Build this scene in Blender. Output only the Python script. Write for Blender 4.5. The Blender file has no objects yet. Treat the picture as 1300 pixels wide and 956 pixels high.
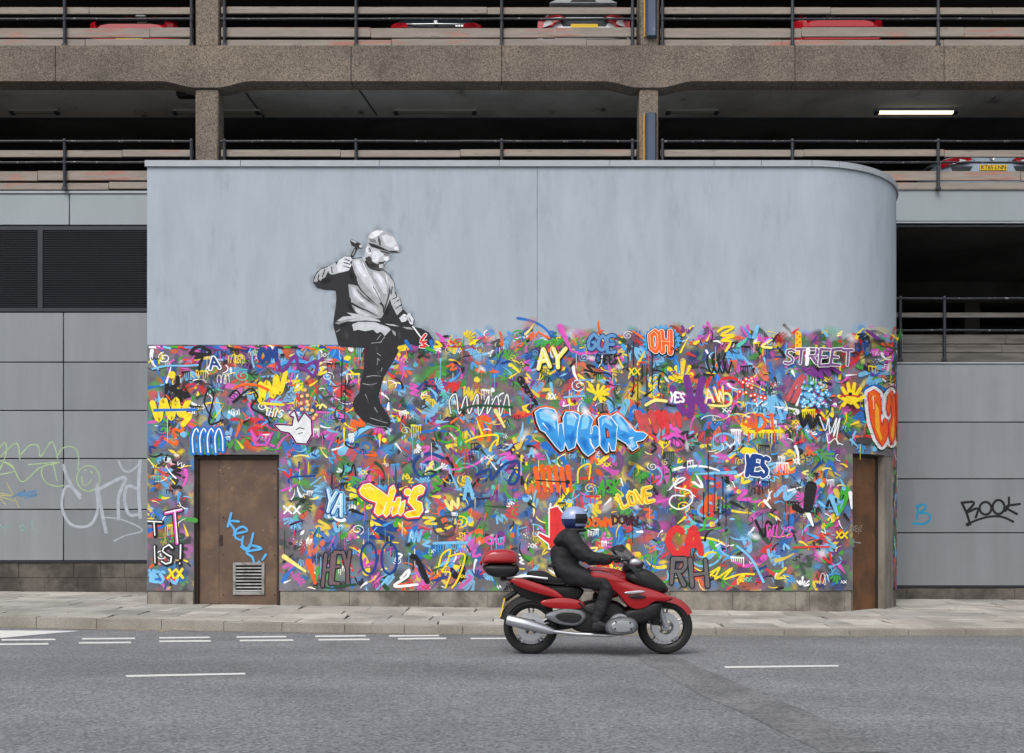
import bpy, bmesh, math, random
from mathutils import Vector, Matrix
from mathutils.geometry import tessellate_polygon
rng = random.Random(11)
S = bpy.context.scene
# ------------------------------------------------------------------ camera, sky, sun, exposure
F = 1264.0; HORIZON = 680.0; EYE = 1.31          # focal length in photo pixels, eye level row, eye height (m)
cam = bpy.data.objects.new('camera', bpy.data.cameras.new('camera'))
S.collection.objects.link(cam); S.camera = cam
cam.location = (0, 0, EYE); cam.rotation_euler = (math.radians(90), 0, 0)
cam.data.sensor_width = 36; cam.data.lens = 36*F/1300
cam.data.shift_y = (HORIZON-478)/1300
cam.data.clip_start = 0.1; cam.data.clip_end = 600
W = bpy.data.worlds.new('World'); S.world = W; W.use_nodes = True
nt = W.node_tree; nt.nodes.clear()
wo = nt.nodes.new('ShaderNodeOutputWorld'); wb = nt.nodes.new('ShaderNodeBackground')
sky = nt.nodes.new('ShaderNodeTexSky'); sky.sky_type = 'NISHITA'; sky.sun_disc = False
SUN_EL, SUN_AZ = math.radians(52), math.radians(205)
sky.sun_elevation = SUN_EL; sky.sun_rotation = SUN_AZ
sky.air_density = 1.0; sky.dust_density = 4.0; sky.ozone_density = 1.0
hs = nt.nodes.new('ShaderNodeHueSaturation'); hs.inputs['Saturation'].default_value = 0.30   # overcast: the blue is washed out of the whole dome
nt.links.new(sky.outputs[0], hs.inputs['Color']); nt.links.new(hs.outputs[0], wb.inputs[0])
wb.inputs[1].default_value = 0.15; nt.links.new(wb.outputs[0], wo.inputs[0])
sl = bpy.data.lights.new('sun', 'SUN'); sl.energy = 0.9; sl.angle = math.radians(35); sl.color = (1, .97, .93)
so = bpy.data.objects.new('sun', sl); S.collection.objects.link(so)
d = Vector((math.sin(SUN_AZ)*math.cos(SUN_EL), math.cos(SUN_AZ)*math.cos(SUN_EL), math.sin(SUN_EL)))
so.rotation_euler = (-d).to_track_quat('-Z', 'Y').to_euler(); so.location = (0, -20, 30)
S.view_settings.view_transform = 'Standard'; S.view_settings.look = 'None'
S.view_settings.exposure = 0.42; S.view_settings.gamma = 1.0
S.cycles.max_bounces = 8; S.cycles.diffuse_bounces = 5
# ------------------------------------------------------------------ helpers
def lin(c):
    return tuple((v/255/12.92 if v/255 <= .04045 else ((v/255+.055)/1.055)**2.4) for v in c)
def mat(name, rgb, rough=.7, var=.0, scale=4, bump=0, bscale=40, metal=0, rgb2=None, scale2=None, thr=(.45, .6), stretch=(1, 1, 1), spec=.4, speck=None, rgb3=None, scale3=8, thr3=(.55, .65), bands=None):
    m = bpy.data.materials.new(name); m.use_nodes = True
    n = m.node_tree.nodes; l = m.node_tree.links; b = n['Principled BSDF']
    b.inputs['Roughness'].default_value = rough; b.inputs['Metallic'].default_value = metal
    b.inputs['Specular IOR Level'].default_value = spec
    tc = n.new('ShaderNodeTexCoord'); mp = n.new('ShaderNodeMapping'); mp.inputs['Scale'].default_value = stretch
    l.new(tc.outputs['Object'], mp.inputs['Vector'])
    def noise(sc, det=5, rgh=.6):
        t = n.new('ShaderNodeTexNoise'); t.inputs['Scale'].default_value = sc; t.inputs['Detail'].default_value = det; t.inputs['Roughness'].default_value = rgh
        l.new(mp.outputs[0], t.inputs['Vector']); return t
    def ramp(src, a, c):
        r = n.new('ShaderNodeMapRange'); r.inputs['From Min'].default_value = a; r.inputs['From Max'].default_value = c
        l.new(src, r.inputs['Value']); return r.outputs[0]
    def mix(fac, A, B, typ='MIX'):
        x = n.new('ShaderNodeMix'); x.data_type = 'RGBA'; x.blend_type = typ
        if isinstance(fac, float): x.inputs[0].default_value = fac
        else: l.new(fac, x.inputs[0])
        for i, v in ((6, A), (7, B)):
            if isinstance(v, tuple): x.inputs[i].default_value = (*v, 1)
            else: l.new(v, x.inputs[i])
        return x.outputs[2]
    col = rgb
    if rgb2: col = mix(ramp(noise(scale2 or scale).outputs[0], *thr), col, rgb2)
    if rgb3: col = mix(ramp(noise(scale3, 8, .7).outputs[0], *thr3), col, rgb3)
    if var:
        f = ramp(noise(scale).outputs[0], .3, .7)
        col = mix(1.0, col, mix(f, (1-var,)*3, (1+var*.6,)*3), 'MULTIPLY')
    if bands:                       # long faint streaks: (stretch, scale, darkest, lightest)
        m2 = n.new('ShaderNodeMapping'); m2.inputs['Scale'].default_value = bands[0]; l.new(tc.outputs['Object'], m2.inputs['Vector'])
        t = n.new('ShaderNodeTexNoise'); t.inputs['Scale'].default_value = bands[1]; t.inputs['Detail'].default_value = 4; l.new(m2.outputs[0], t.inputs['Vector'])
        col = mix(1.0, col, mix(ramp(t.outputs[0], .32, .68), (bands[2],)*3, (bands[3],)*3), 'MULTIPLY')
    if speck:
        sc, lo, hi = speck
        v = n.new('ShaderNodeTexVoronoi'); v.inputs['Scale'].default_value = sc; l.new(mp.outputs[0], v.inputs['Vector'])
        bw = n.new('ShaderNodeRGBToBW'); l.new(v.outputs['Color'], bw.inputs[0])
        col = mix(1.0, col, mix(bw.outputs[0], (lo,)*3, (hi,)*3), 'MULTIPLY')
    if isinstance(col, tuple): b.inputs['Base Color'].default_value = (*col, 1)
    else: l.new(col, b.inputs['Base Color'])
    if bump:
        bn = n.new('ShaderNodeBump'); bn.inputs['Strength'].default_value = bump; bn.inputs['Distance'].default_value = .01
        l.new(noise(bscale, 4).outputs[0], bn.inputs['Height']); l.new(bn.outputs[0], b.inputs['Normal'])
    return m
class MB:
    def __init__(s): s.v = []; s.f = []; s.sm = []
    def add(s, v, f, smooth=False):
        o = len(s.v); s.v += [tuple(p) for p in v]; s.f += [tuple(i+o for i in q) for q in f]; s.sm += [smooth]*len(f); return s
    def box(s, x0, x1, y0, y1, z0, z1):
        v = [(x, y, z) for x in (x0, x1) for y in (y0, y1) for z in (z0, z1)]
        return s.add(v, [(0, 1, 3, 2), (4, 6, 7, 5), (0, 4, 5, 1), (2, 3, 7, 6), (0, 2, 6, 4), (1, 5, 7, 3)])
    def bbox(s, x0, x1, y0, y1, z0, z1, b=.006):   # box with chamfered edges
        bm = bmesh.new(); bmesh.ops.create_cube(bm, size=1)
        for v in bm.verts: v.co = Vector(((x0+x1)/2+v.co.x*(x1-x0), (y0+y1)/2+v.co.y*(y1-y0), (z0+z1)/2+v.co.z*(z1-z0)))
        bmesh.ops.bevel(bm, geom=bm.edges[:], offset=b, segments=1, affect='EDGES')
        return s.bm(bm)
    def bm(s, bm, smooth=False):
        bm.verts.index_update(); s.add([v.co[:] for v in bm.verts], [[v.index for v in f.verts] for f in bm.faces], smooth); bm.free(); return s
    def tube(s, pts, r, n=8, smooth=True, cap=True):
        P = [Vector(p) for p in pts]; rr = r if isinstance(r, (list, tuple)) else [r]*len(P); rings = []; up = None
        for i, p in enumerate(P):
            t = (P[min(i+1, len(P)-1)]-P[max(i-1, 0)]).normalized()
            if up is None: up = Vector((0, 0, 1)) if abs(t.z) < .9 else Vector((1, 0, 0))
            a = t.cross(up).normalized(); up = a.cross(t).normalized()
            rings.append([p+(a*math.cos(k*2*math.pi/n)+up*math.sin(k*2*math.pi/n))*rr[i] for k in range(n)])
        v = [q for R in rings for q in R]; f = []
        for i in range(len(P)-1):
            for k in range(n): f.append((i*n+k, i*n+(k+1) % n, (i+1)*n+(k+1) % n, (i+1)*n+k))
        s.add(v, f, smooth)
        if cap: s.add(rings[0][::-1], [tuple(range(n))]); s.add(rings[-1], [tuple(range(n))])
        return s
    def prism(s, poly, fn, d0, d1, smooth=False):
        """poly 2-D outline, fn(a,b,d) -> 3-D, between depths d0 and d1"""
        n = len(poly); v = [fn(a, b, d0) for a, b in poly]+[fn(a, b, d1) for a, b in poly]
        s.add(v, [(i, (i+1) % n, n+(i+1) % n, n+i) for i in range(n)], smooth)
        tri = tessellate_polygon([[Vector((a, b, 0)) for a, b in poly]])
        return s.add(v, [tuple(t) for t in tri]+[tuple(n+i for i in t[::-1]) for t in tri])
    def lathe(s, prof, c, axis='y', n=28, smooth=True):
        v = []; f = []; c = Vector(c)
        for r, h in prof:
            for k in range(n):
                a = 2*math.pi*k/n; q = (r*math.cos(a), h, r*math.sin(a)) if axis == 'y' else (h, r*math.cos(a), r*math.sin(a)) if axis == 'x' else (r*math.cos(a), r*math.sin(a), h)
                v.append(c+Vector(q))
        for i in range(len(prof)-1):
            for k in range(n): f.append((i*n+k, i*n+(k+1) % n, (i+1)*n+(k+1) % n, (i+1)*n+k))
        return s.add(v, f, smooth)
    def build(s, name, m, parent=None, fix=True, label=None, kind=None):
        me = bpy.data.meshes.new(name); me.from_pydata(s.v, [], s.f); me.polygons.foreach_set('use_smooth', s.sm)
        if fix:
            bm = bmesh.new(); bm.from_mesh(me); bmesh.ops.remove_doubles(bm, verts=bm.verts, dist=1e-5)
            bmesh.ops.recalc_face_normals(bm, faces=bm.faces); bm.to_mesh(me); bm.free()
        me.set_sharp_from_angle(angle=math.radians(42))
        me.materials.append(m); o = bpy.data.objects.new(name, me); S.collection.objects.link(o); o.parent = parent
        if label: o['label'] = label
        if kind: o['kind'] = kind
        return o
def thing(name, label, cat, loc=(0, 0, 0), group=None, rz=0):
    o = bpy.data.objects.new(name, None); S.collection.objects.link(o); o.location = loc; o.rotation_euler.z = rz
    o['label'] = label; o['category'] = cat; o.empty_display_size = .2
    if group: o['group'] = group
    return o
def struct(o): o['kind'] = 'structure'; return o
def px(x, y, D): return ((x-650)*D/F, D, EYE+(HORIZON-y)*D/F)
def pX(x, D): return (x-650)*D/F
def pZ(y, D): return EYE+(HORIZON-y)*D/F
# ------------------------------------------------------------------ materials
M = {}
M['render'] = mat('grey_render', lin((153, 164, 174)), .8, .05, 5, .3, 40, rgb2=lin((162, 172, 182)), scale2=2.4, thr=(.35, .7), stretch=(1, 1, .3), rgb3=lin((138, 148, 158)), scale3=3.4, thr3=(.55, .85), bands=((1, 1, .05), 4, .96, 1.02))
M['reveal'] = mat('door_reveal', lin((126, 120, 112)), .85, .2, 4, .2, 50, rgb2=lin((100, 94, 86)), scale2=3, stretch=(1, 1, .3))
M['coping'] = mat('coping_metal', lin((150, 156, 161)), .5, .1, 3)
M['stone'] = mat('plinth_stone', lin((138, 132, 122)), .9, .22, 5, .4, 70, rgb2=lin((92, 88, 80)), scale2=1.7, speck=(120, .85, 1.15))
M['stone_dark'] = mat('plinth_stone_dark', lin((96, 91, 84)), .9, .25, 5, .4, 70, rgb2=lin((66, 62, 56)), scale2=1.7, speck=(120, .85, 1.15))
M['mortar'] = mat('mortar', lin((60, 56, 50)), .95, .2, 8)
M['agg'] = mat('exposed_aggregate_concrete', lin((112, 101, 90)), .9, .2, 1.2, .9, 45, rgb2=lin((94, 86, 78)), scale2=.8, thr=(.4, .7), speck=(62, .3, 1.9), rgb3=lin((62, 56, 52)), scale3=1.1, thr3=(.6, .78))
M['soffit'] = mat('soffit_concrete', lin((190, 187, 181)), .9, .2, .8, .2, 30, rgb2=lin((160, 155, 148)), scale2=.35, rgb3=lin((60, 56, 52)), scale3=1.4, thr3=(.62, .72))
M['soffit_dark'] = mat('shaded_soffit', lin((84, 82, 79)), .95, .25, .8, rgb2=lin((58, 56, 53)), scale2=.4)  # darker copy of the soffit: gloom of the deep decks put into its colour
M['grit'] = mat('gutter_grit', lin((128, 121, 108)), .95, .2, 6, .5, 60, speck=(50, .6, 1.4))
M['deck'] = mat('deck_concrete', lin((84, 82, 79)), .9, .2, .8)
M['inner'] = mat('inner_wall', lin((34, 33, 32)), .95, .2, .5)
M['clad'] = mat('metal_cladding', lin((126, 131, 135)), .5, .06, 1.2, rgb2=lin((120, 125, 129)), scale2=.7, thr=(.4, .75), stretch=(1.2, 1.2, .5), metal=.0, spec=.5, bands=((1, 1, .08), 5, .93, 1.03))
M['clad_b'] = mat('metal_cladding_duller', lin((120, 125, 129)), .55, .06, 1.2, bands=((1, 1, .08), 4, .92, 1.04))
M['clad_c'] = mat('metal_cladding_paler', lin((131, 136, 140)), .5, .06, 1.2, bands=((1, 1, .08), 6, .92, 1.02))
M['lintel'] = mat('painted_lintel', lin((140, 148, 152)), .6, .08, 1, stretch=(1.5, 1, .4))
M['louvre'] = mat('louvre_metal', lin((30, 35, 44)), .5, .1, 3)
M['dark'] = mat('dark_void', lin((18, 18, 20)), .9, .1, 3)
M['post'] = mat('rail_paint_black', lin((32, 35, 42)), .5, .15, 6)
M['tube'] = mat('rail_tube_worn', lin((40, 43, 48)), .5, .1, 6, rgb2=lin((140, 140, 140)), scale2=14, thr=(.6, .68))
M['wood'] = mat('weathered_timber', lin((140, 131, 122)), .85, .18, 5, .3, 60, rgb2=lin((158, 110, 98)), scale2=2.2, thr=(.58, .68), stretch=(.35, 3, 3), rgb3=lin((92, 80, 72)), scale3=7, thr3=(.6, .7))
M['wood_grey'] = mat('grey_timber', lin((98, 94, 90)), .85, .2, 5, .3, 60, rgb2=lin((78, 74, 70)), scale2=3, stretch=(.35, 3, 3))
M['wood_white'] = mat('white_painted_timber', lin((195, 195, 195)), .8, .12, 5, .3, 60, rgb2=lin((130, 124, 118)), scale2=3.2, thr=(.6, .68), stretch=(.35, 3, 3))
M['rust'] = mat('rusty_brown_door', lin((94, 76, 65)), .75, .18, 3, .2, 50, rgb2=lin((110, 88, 70)), scale2=2.4, thr=(.48, .62), rgb3=lin((132, 112, 92)), scale3=14, thr3=(.63, .68))
M['rust2'] = mat('rusty_door_orange', lin((104, 70, 44)), .75, .2, 3, .2, 50, rgb2=lin((82, 58, 42)), scale2=2.4, rgb3=lin((128, 110, 92)), scale3=14, thr3=(.66, .7))
M['frame'] = mat('door_frame', lin((48, 38, 32)), .7, .2, 5)
M['grille'] = mat('galvanised_grille', lin((142, 142, 140)), .5, .2, 9, rgb2=lin((110, 106, 100)), scale2=6)
M['road'] = mat('asphalt', lin((118, 120, 124)), .9, .14, .45, .9, 70, rgb2=lin((108, 110, 114)), scale2=.7, thr=(.4, .65), speck=(52, .48, 1.58), rgb3=lin((90, 92, 98)), scale3=26, thr3=(.58, .7), bands=((.06, .9, 1), 1.0, .86, 1.08))
M['patch'] = mat('dark_tarmac', lin((100, 101, 104)), .9, .14, .7, .7, 90, rgb2=lin((114, 115, 118)), scale2=1.6, speck=(46, .55, 1.5))
M['slab'] = [mat('paving_stone', lin(c), .9, .14, 2.5, .35, 60, rgb2=lin(tuple(int(v*.86) for v in c)), scale2=1.2, rgb3=lin(tuple(int(v*.82) for v in c)), scale3=3.5, thr3=(.6, .72), speck=(150, .85, 1.12)) for c in ((170, 167, 159), (160, 157, 149), (176, 173, 164), (163, 158, 150), (152, 150, 144))]
M['kerb'] = mat('granite_kerb', lin((146, 142, 133)), .9, .15, 3, .4, 70, rgb2=lin((128, 123, 114)), scale2=1.5, speck=(110, .75, 1.25))
M['joint'] = mat('grimy_joint', lin((40, 37, 31)), .95, .3, 4)
M['line'] = mat('road_paint_white', lin((206, 206, 204)), .7, .08, 8, rgb2=lin((150, 150, 150)), scale2=16, thr=(.62, .72))
M['yellow'] = mat('road_paint_yellow_worn', lin((168, 146, 96)), .8, .1, 8, rgb2=lin((105, 104, 104)), scale2=9, thr=(.47, .55))
M['ground'] = mat('ground', lin((90, 88, 84)), .95, .1, .3)
def paint_mat():
    m = bpy.data.materials.new('spray_paint'); m.use_nodes = True; n = m.node_tree.nodes; l = m.node_tree.links; b = n['Principled BSDF']
    a = n.new('ShaderNodeVertexColor'); a.layer_name = 'paint'; tc = n.new('ShaderNodeTexCoord')
    t = n.new('ShaderNodeTexNoise'); t.inputs['Scale'].default_value = 9; t.inputs['Detail'].default_value = 6; l.new(tc.outputs['Object'], t.inputs['Vector'])
    r = n.new('ShaderNodeMapRange'); r.inputs['From Min'].default_value = .3; r.inputs['From Max'].default_value = .7; r.inputs['To Min'].default_value = .8; r.inputs['To Max'].default_value = 1.08
    l.new(t.outputs[0], r.inputs['Value'])
    x = n.new('ShaderNodeMix'); x.data_type = 'RGBA'; x.blend_type = 'MULTIPLY'; x.inputs[0].default_value = 1
    l.new(a.outputs[0], x.inputs[6]); l.new(r.outputs[0], x.inputs[7]); l.new(x.outputs[2], b.inputs['Base Color']); b.inputs['Roughness'].default_value = .65; b.inputs['Specular IOR Level'].default_value = .3
    return m
M['paint'] = paint_mat()
def spray_mat():
    """soft spray: opacity is the paint layer's own alpha"""
    m = bpy.data.materials.new('soft_spray'); m.use_nodes = True; n = m.node_tree.nodes; l = m.node_tree.links; b = n['Principled BSDF']
    a = n.new('ShaderNodeVertexColor'); a.layer_name = 'paint'; l.new(a.outputs[0], b.inputs['Base Color']); l.new(a.outputs[1], b.inputs['Alpha']); b.inputs['Roughness'].default_value = .7; b.inputs['Specular IOR Level'].default_value = .2
    return m
M['spray'] = spray_mat()
S.cycles.transparent_max_bounces = 48
def wash_mat():
    m = bpy.data.materials.new('mural_wash'); m.use_nodes = True; n = m.node_tree.nodes; l = m.node_tree.links; b = n['Principled BSDF']
    tc = n.new('ShaderNodeTexCoord'); col = None
    for i, (c, sc, a, e) in enumerate([((98, 96, 101), 1, 0, 0), ((132, 133, 140), 1.3, .54, .74), ((160, 96, 150), 2.6, .57, .68), ((70, 122, 176), 2.9, .57, .68), ((88, 142, 82), 3.2, .57, .68), ((186, 92, 84), 3.0, .59, .7), ((196, 176, 84), 3.3, .61, .72), ((86, 70, 100), 2.6, .6, .72), ((70, 70, 74), 3.6, .58, .68)]):
        c = lin(c)
        if col is None: col = c; continue
        mp = n.new('ShaderNodeMapping'); mp.inputs['Location'].default_value = (i*7.3, i*3.1, i*5.7); l.new(tc.outputs['Object'], mp.inputs['Vector'])
        t = n.new('ShaderNodeTexNoise'); t.inputs['Scale'].default_value = sc; t.inputs['Detail'].default_value = 4; l.new(mp.outputs[0], t.inputs['Vector'])
        r = n.new('ShaderNodeMapRange'); r.inputs['From Min'].default_value = a; r.inputs['From Max'].default_value = e; l.new(t.outputs[0], r.inputs['Value'])
        x = n.new('ShaderNodeMix'); x.data_type = 'RGBA'; l.new(r.outputs[0], x.inputs[0]); x.inputs[7].default_value = (*c, 1)
        if isinstance(col, tuple): x.inputs[6].default_value = (*col, 1)
        else: l.new(col, x.inputs[6])
        col = x.outputs[2]
    l.new(col, b.inputs['Base Color']); b.inputs['Roughness'].default_value = .75; b.inputs['Specular IOR Level'].default_value = .3
    return m
M['wash'] = wash_mat()
def glass_mat(name, rgb, rough=.05, trans=0.0):
    m = bpy.data.materials.new(name); m.use_nodes = True; b = m.node_tree.nodes['Principled BSDF']
    b.inputs['Base Color'].default_value = (*rgb, 1); b.inputs['Roughness'].default_value = rough; b.inputs['Transmission Weight'].default_value = trans; b.inputs['IOR'].default_value = 1.45
    return m
M['glass'] = glass_mat('dark_car_glass', (.012, .013, .015), .06)
M['screen'] = glass_mat('tinted_screen', (.10, .115, .125), .05, .8)
def gloss(name, rgb, rough=.25, metal=0, coat=.6):
    m = mat(name, rgb, rough, .05, 3, metal=metal); b = m.node_tree.nodes['Principled BSDF']; b.inputs['Coat Weight'].default_value = coat; return m
M['c_red'] = gloss('red_car_paint', lin((176, 22, 34))); M['c_white'] = gloss('white_car_paint', lin((214, 218, 222))); M['c_grey'] = gloss('grey_blue_car_paint', lin((152, 170, 186)))
M['c_dark'] = mat('dark_blue_car_paint', lin((20, 27, 38)), .4, .05, 3, spec=.15); M['b_red'] = gloss('red_bike_paint', lin((150, 14, 22)), .24)
M['lamp_red'] = gloss('red_lens', lin((190, 24, 40)), .15); M['lamp_clear'] = gloss('clear_lens', lin((205, 205, 205)), .12)
M['plate_y'] = mat('yellow_plate', lin((226, 186, 40)), .5, .05, 5); M['plate_ink'] = mat('plate_ink', lin((22, 22, 22)), .6, .05, 5)
M['trim'] = mat('dark_trim', lin((40, 46, 52)), .6, .1, 5); M['chrome'] = mat('chrome', (.7, .7, .72), .18, .05, 4, metal=1)
M['alu_dull'] = mat('dull_aluminium', lin((118, 120, 124)), .5, .25, 20, .3, 60, metal=.6)
M['tyre'] = mat('tyre_rubber', lin((26, 26, 27)), .85, .15, 12); M['blackp'] = mat('black_plastic', lin((24, 24, 26)), .5, .15, 10)
M['alu'] = mat('cast_aluminium', lin((168, 170, 174)), .38, .12, 12, .15, 50, metal=.75); M['steel'] = mat('brushed_steel', lin((200, 202, 206)), .3, .08, 14, metal=.85)
M['leather'] = mat('black_textile', lin((25, 25, 28)), .75, .3, 14, .35, 60); M['glove'] = mat('black_glove', lin((30, 30, 32)), .7, .25, 25)
M['helmet'] = gloss('white_blue_helmet', lin((136, 152, 190)), .25); M['helmet_blue'] = gloss('blue_helmet_band', lin((26, 40, 86)), .25); M['visor'] = glass_mat('dark_visor', (.01, .01, .014), .05)
M['skin'] = mat('skin', lin((190, 140, 115)), .6, .08, 12)
# ------------------------------------------------------------------ the mural wall's plan: flat front, then a quarter circle back to the car park
DW, DG = 15.8, 18.4                     # distance of the mural wall and of the car park front
UL, XC, R = -5.79, 4.727, 2.0; YC = DW+R; UE = XC+R*math.pi/2
def wpt(u, z, o=0.0):
    if u <= XC: return (u, DW-o, z)
    if u <= UE:
        a = (u-XC)/R; return (XC+(R+o)*math.sin(a), YC-(R+o)*math.cos(a), z)
    return (XC+R+o, YC+(u-UE), z)
def pix_uz(x, y):
    t = (x-650)/F
    if t*DW <= XC: return t*DW, EYE+(HORIZON-y)*DW/F
    # ray (t,1)*D against the circle
    A = t*t+1; B = -2*(t*XC+YC); C = XC*XC+YC*YC-R*R; disc = B*B-4*A*C
    if disc < 0: D = -B/(2*A); ex = math.sqrt(-disc)*.05
    else: D = (-B-math.sqrt(disc))/(2*A); ex = 0
    a = math.atan2(t*D-XC, YC-D); return XC+R*a+ex, EYE+(HORIZON-y)*D/F
def pav_z(x, y):
    b = .161-.01156*x
    if y < DW: return b-.029*(DW-y)
    return b+(y-DW)*(.012+.0012*(x+6))
def kerb_y(x): return 13.35+.0095*(x-.5)**2 if abs(x-.5) < 12 else 13.35+.0095*144+(abs(x-.5)-12)*.228
def road_z(x, y): return -.007*(x-.9)-.0087*(y-11.04)
def road_hit(xp, yp):
    D = 10.0
    for _ in range(30): D = (EYE-road_z((xp-650)*D/F, D))*F/(yp-HORIZON)
    return Vector(((xp-650)*D/F, D, road_z((xp-650)*D/F, D)))
# ------------------------------------------------------------------ ground, road, markings
struct(MB().add([(-250, -250, -.6), (250, -250, -.6), (250, 250, -.6), (-250, 250, -.6)], [(0, 1, 2, 3)]).build('ground', M['ground']))
xs = [-60, -40, -25]+[-18+i*.75 for i in range(49)]+[25, 40, 60]
b = MB(); v = []
for x in xs:
    ys = [-14, 0, 5, 9, kerb_y(x)+.02]
    v += [(x, y, road_z(x, y)) for y in ys]
b.add(v, [(i*5+j, (i+1)*5+j, (i+1)*5+j+1, i*5+j+1) for i in range(len(xs)-1) for j in range(4)])
struct(b.build('road', M['road']))
def marking(quads, name, m, h=.004):
    b = MB()
    for q in quads:
        P = [road_hit(*p)+Vector((0, 0, h)) for p in q]; n = len(P)
        b.add(P, [tuple(range(n))])
    return struct(b.build(name, m))
for q in ([(159, 857.6), (311, 854.6), (311.5, 856.8), (161, 860)], [(919, 846.4), (1064, 844.6), (1065, 846.6), (921, 848.6)],
          [(-560, 872), (-420, 869), (-419, 872), (-561, 875)], [(1660, 838), (1800, 836), (1802, 838), (1662, 840)]):
    marking([q], 'centre_line', M['line'])
dash = [(-104, -36, 814, 815.5, -104, -46, 819.5), (2, 70, 812.0, 814.2, -4, 61, 818.4), (104, 171, 810.6, 812.6, 100, 166, 816.6), (202, 266, 809.4, 811.2, 202, 267, 814.6), (300, 363, 808.4, 810.2, 304, 372, 813.6), (400, 464, 807.4, 809.2, 404, 469, 812.6), (494, 557, 807.0, 808.6, 505, 566, 811.4)]
for a0, a1, y0, y1, b0, b1, y2 in dash:
    for (l0, l1, yt, yb) in ((a0, a1, y0-.2, y0+1.7), (b0, b1, y2-1.0, y2+1.0)):
        marking([[(l0, yt), (l1, yt-.6), (l1+.8, yb-.6), (l0+.4, yb)]], 'dashed_line', M['line'])
marking([[(597, 810.2), (650, 810.0), (651, 811.6), (598, 811.8)]], 'dashed_line', M['line'])
marking([[(-140, 806), (0, 800.8), (60, 801), (103, 801.4), (70, 804), (0, 810.4), (-140, 818)]], 'painted_hatching', M['line'])
yq = [(105+i*16, 797+i*.4) for i in range(7)]
marking([[(a, b_), (a+15, b_+.4), (a+15, b_+2.6), (a, b_+2.2)] for a, b_ in yq], 'yellow_line', M['yellow'])
marking([[(a, 803.2-(a-880)*.002), (a+58, 803.1-(a-822)*.002), (a+58, 805.4-(a-822)*.002), (a, 805.6-(a-880)*.002)] for a in range(880, 1340, 60)], 'yellow_line', M['yellow'])
marking([[(804, 831), (818, 829.4), (832, 829.8), (846, 828.6), (858, 834), (876, 841), (890, 849), (912, 857), (938, 868), (962, 879), (990, 890), (1030, 905), (1080, 928), (1130, 956), (1046, 956), (1000, 934), (960, 914), (930, 900), (904, 889), (880, 878), (861, 866), (846, 858), (838, 851), (822, 845), (812, 837)]], 'road_repair', M['patch'], .003)
# ------------------------------------------------------------------ pavement: kerb stones and paving stones, each a piece of its own
pv = MB(); v = []
for x in xs: v += [(x, kerb_y(x)+.05, pav_z(x, kerb_y(x))-.03), (x, DW, pav_z(x, DW)-.03), (x, 19, pav_z(x, 19)-.03)]
pv.add(v, [(i*3+j, (i+1)*3+j, (i+1)*3+j+1, i*3+j+1) for i in range(len(xs)-1) for j in range(2)])
pavement = struct(pv.build('pavement', M['joint']))
pavement['label'] = 'grey paved footway along the foot of the mural wall'
def slabpiece(name, x0, x1, x2, x3, y0f, y1f, zf, depth, m, ch=.008):
    """four-sided stone: near edge x0..x1, far edge x3..x2, chamfered top"""
    q = [(x0, y0f(x0)), (x1, y0f(x1)), (x2, y1f(x2)), (x3, y1f(x3))]
    cx = sum(p[0] for p in q)/4; cy = sum(p[1] for p in q)/4
    ins = [(x+(ch if x < cx else -ch), y+(ch if y < cy else -ch)) for x, y in q]
    v = [(x, y, zf(x, y)-depth) for x, y in q]+[(x, y, zf(x, y)-.006) for x, y in q]+[(x, y, zf(x, y)) for x, y in ins]
    f = [(8, 9, 10, 11)]+[(i, (i+1) % 4, 4+(i+1) % 4, 4+i) for i in range(4)]+[(4+i, 4+(i+1) % 4, 8+(i+1) % 4, 8+i) for i in range(4)]
    return MB().add(v, f).build(name, m, pavement)
x = -12.5
while x < 12.5:
    w = rng.uniform(.78, .93); t = rng.uniform(-.004, .004)
    slabpiece('kerb_stone', x+.004, x+w-.004, x+w-.004, x+.004, kerb_y, lambda a: kerb_y(a)+.145, lambda a, c, t=t: pav_z(a, c)+t, .32, M['kerb'], .014); x += w
bounds = [.155, .62, 1.2, 1.72, 2.35, 2.9, 3.5, 4.1, 4.8]
for i in range(len(bounds)-1):
    x = -12.6+rng.uniform(0, .5)
    y0f = lambda a, i=i: kerb_y(a)*(1-.12*i)+(13.5*.12*i)+bounds[i]
    y1f = lambda a, i=i: kerb_y(a)*(1-.12*(i+1))+(13.5*.12*(i+1))+bounds[i+1]-.022
    sk0 = 0.0
    while x < 12.5:
        w = rng.choice((.6, .75, .9, 1.05)); c = x+w/2; sk = rng.uniform(-.05, .05)
        a0, a1 = x+.009, x+w-.009
        ym = y0f(c)
        inside = (ym > DW+.25 and UL-.1 < a0 and a1 < XC+1.2) or (ym > DW+1.0 and UL < a0 and a1 < 6.5)
        if not inside and ym < 18.5:
            t = rng.uniform(-.004, .004); tx = rng.uniform(-.004, .004)
            slabpiece('paving_stone', a0+sk0, a1+sk0, a1+sk, a0+sk, y0f, y1f, lambda p, q, t=t, tx=tx, c=c: pav_z(p, q)+t+tx*(p-c), .05, rng.choice(M['slab']), .006)
        x += w
gb = MB(); v = []; n = 180
for i in range(n+1):
    x = -14+28*i/n; v += [(x, kerb_y(x)-.006, road_z(x, kerb_y(x))+.006), (x, kerb_y(x)-.10-rng.uniform(0, .07), road_z(x, kerb_y(x)-.1)+.0045)]
gb.add(v, [(2*i, 2*i+2, 2*i+3, 2*i+1) for i in range(n)]); struct(gb.build('gutter', M['grit']))
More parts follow.
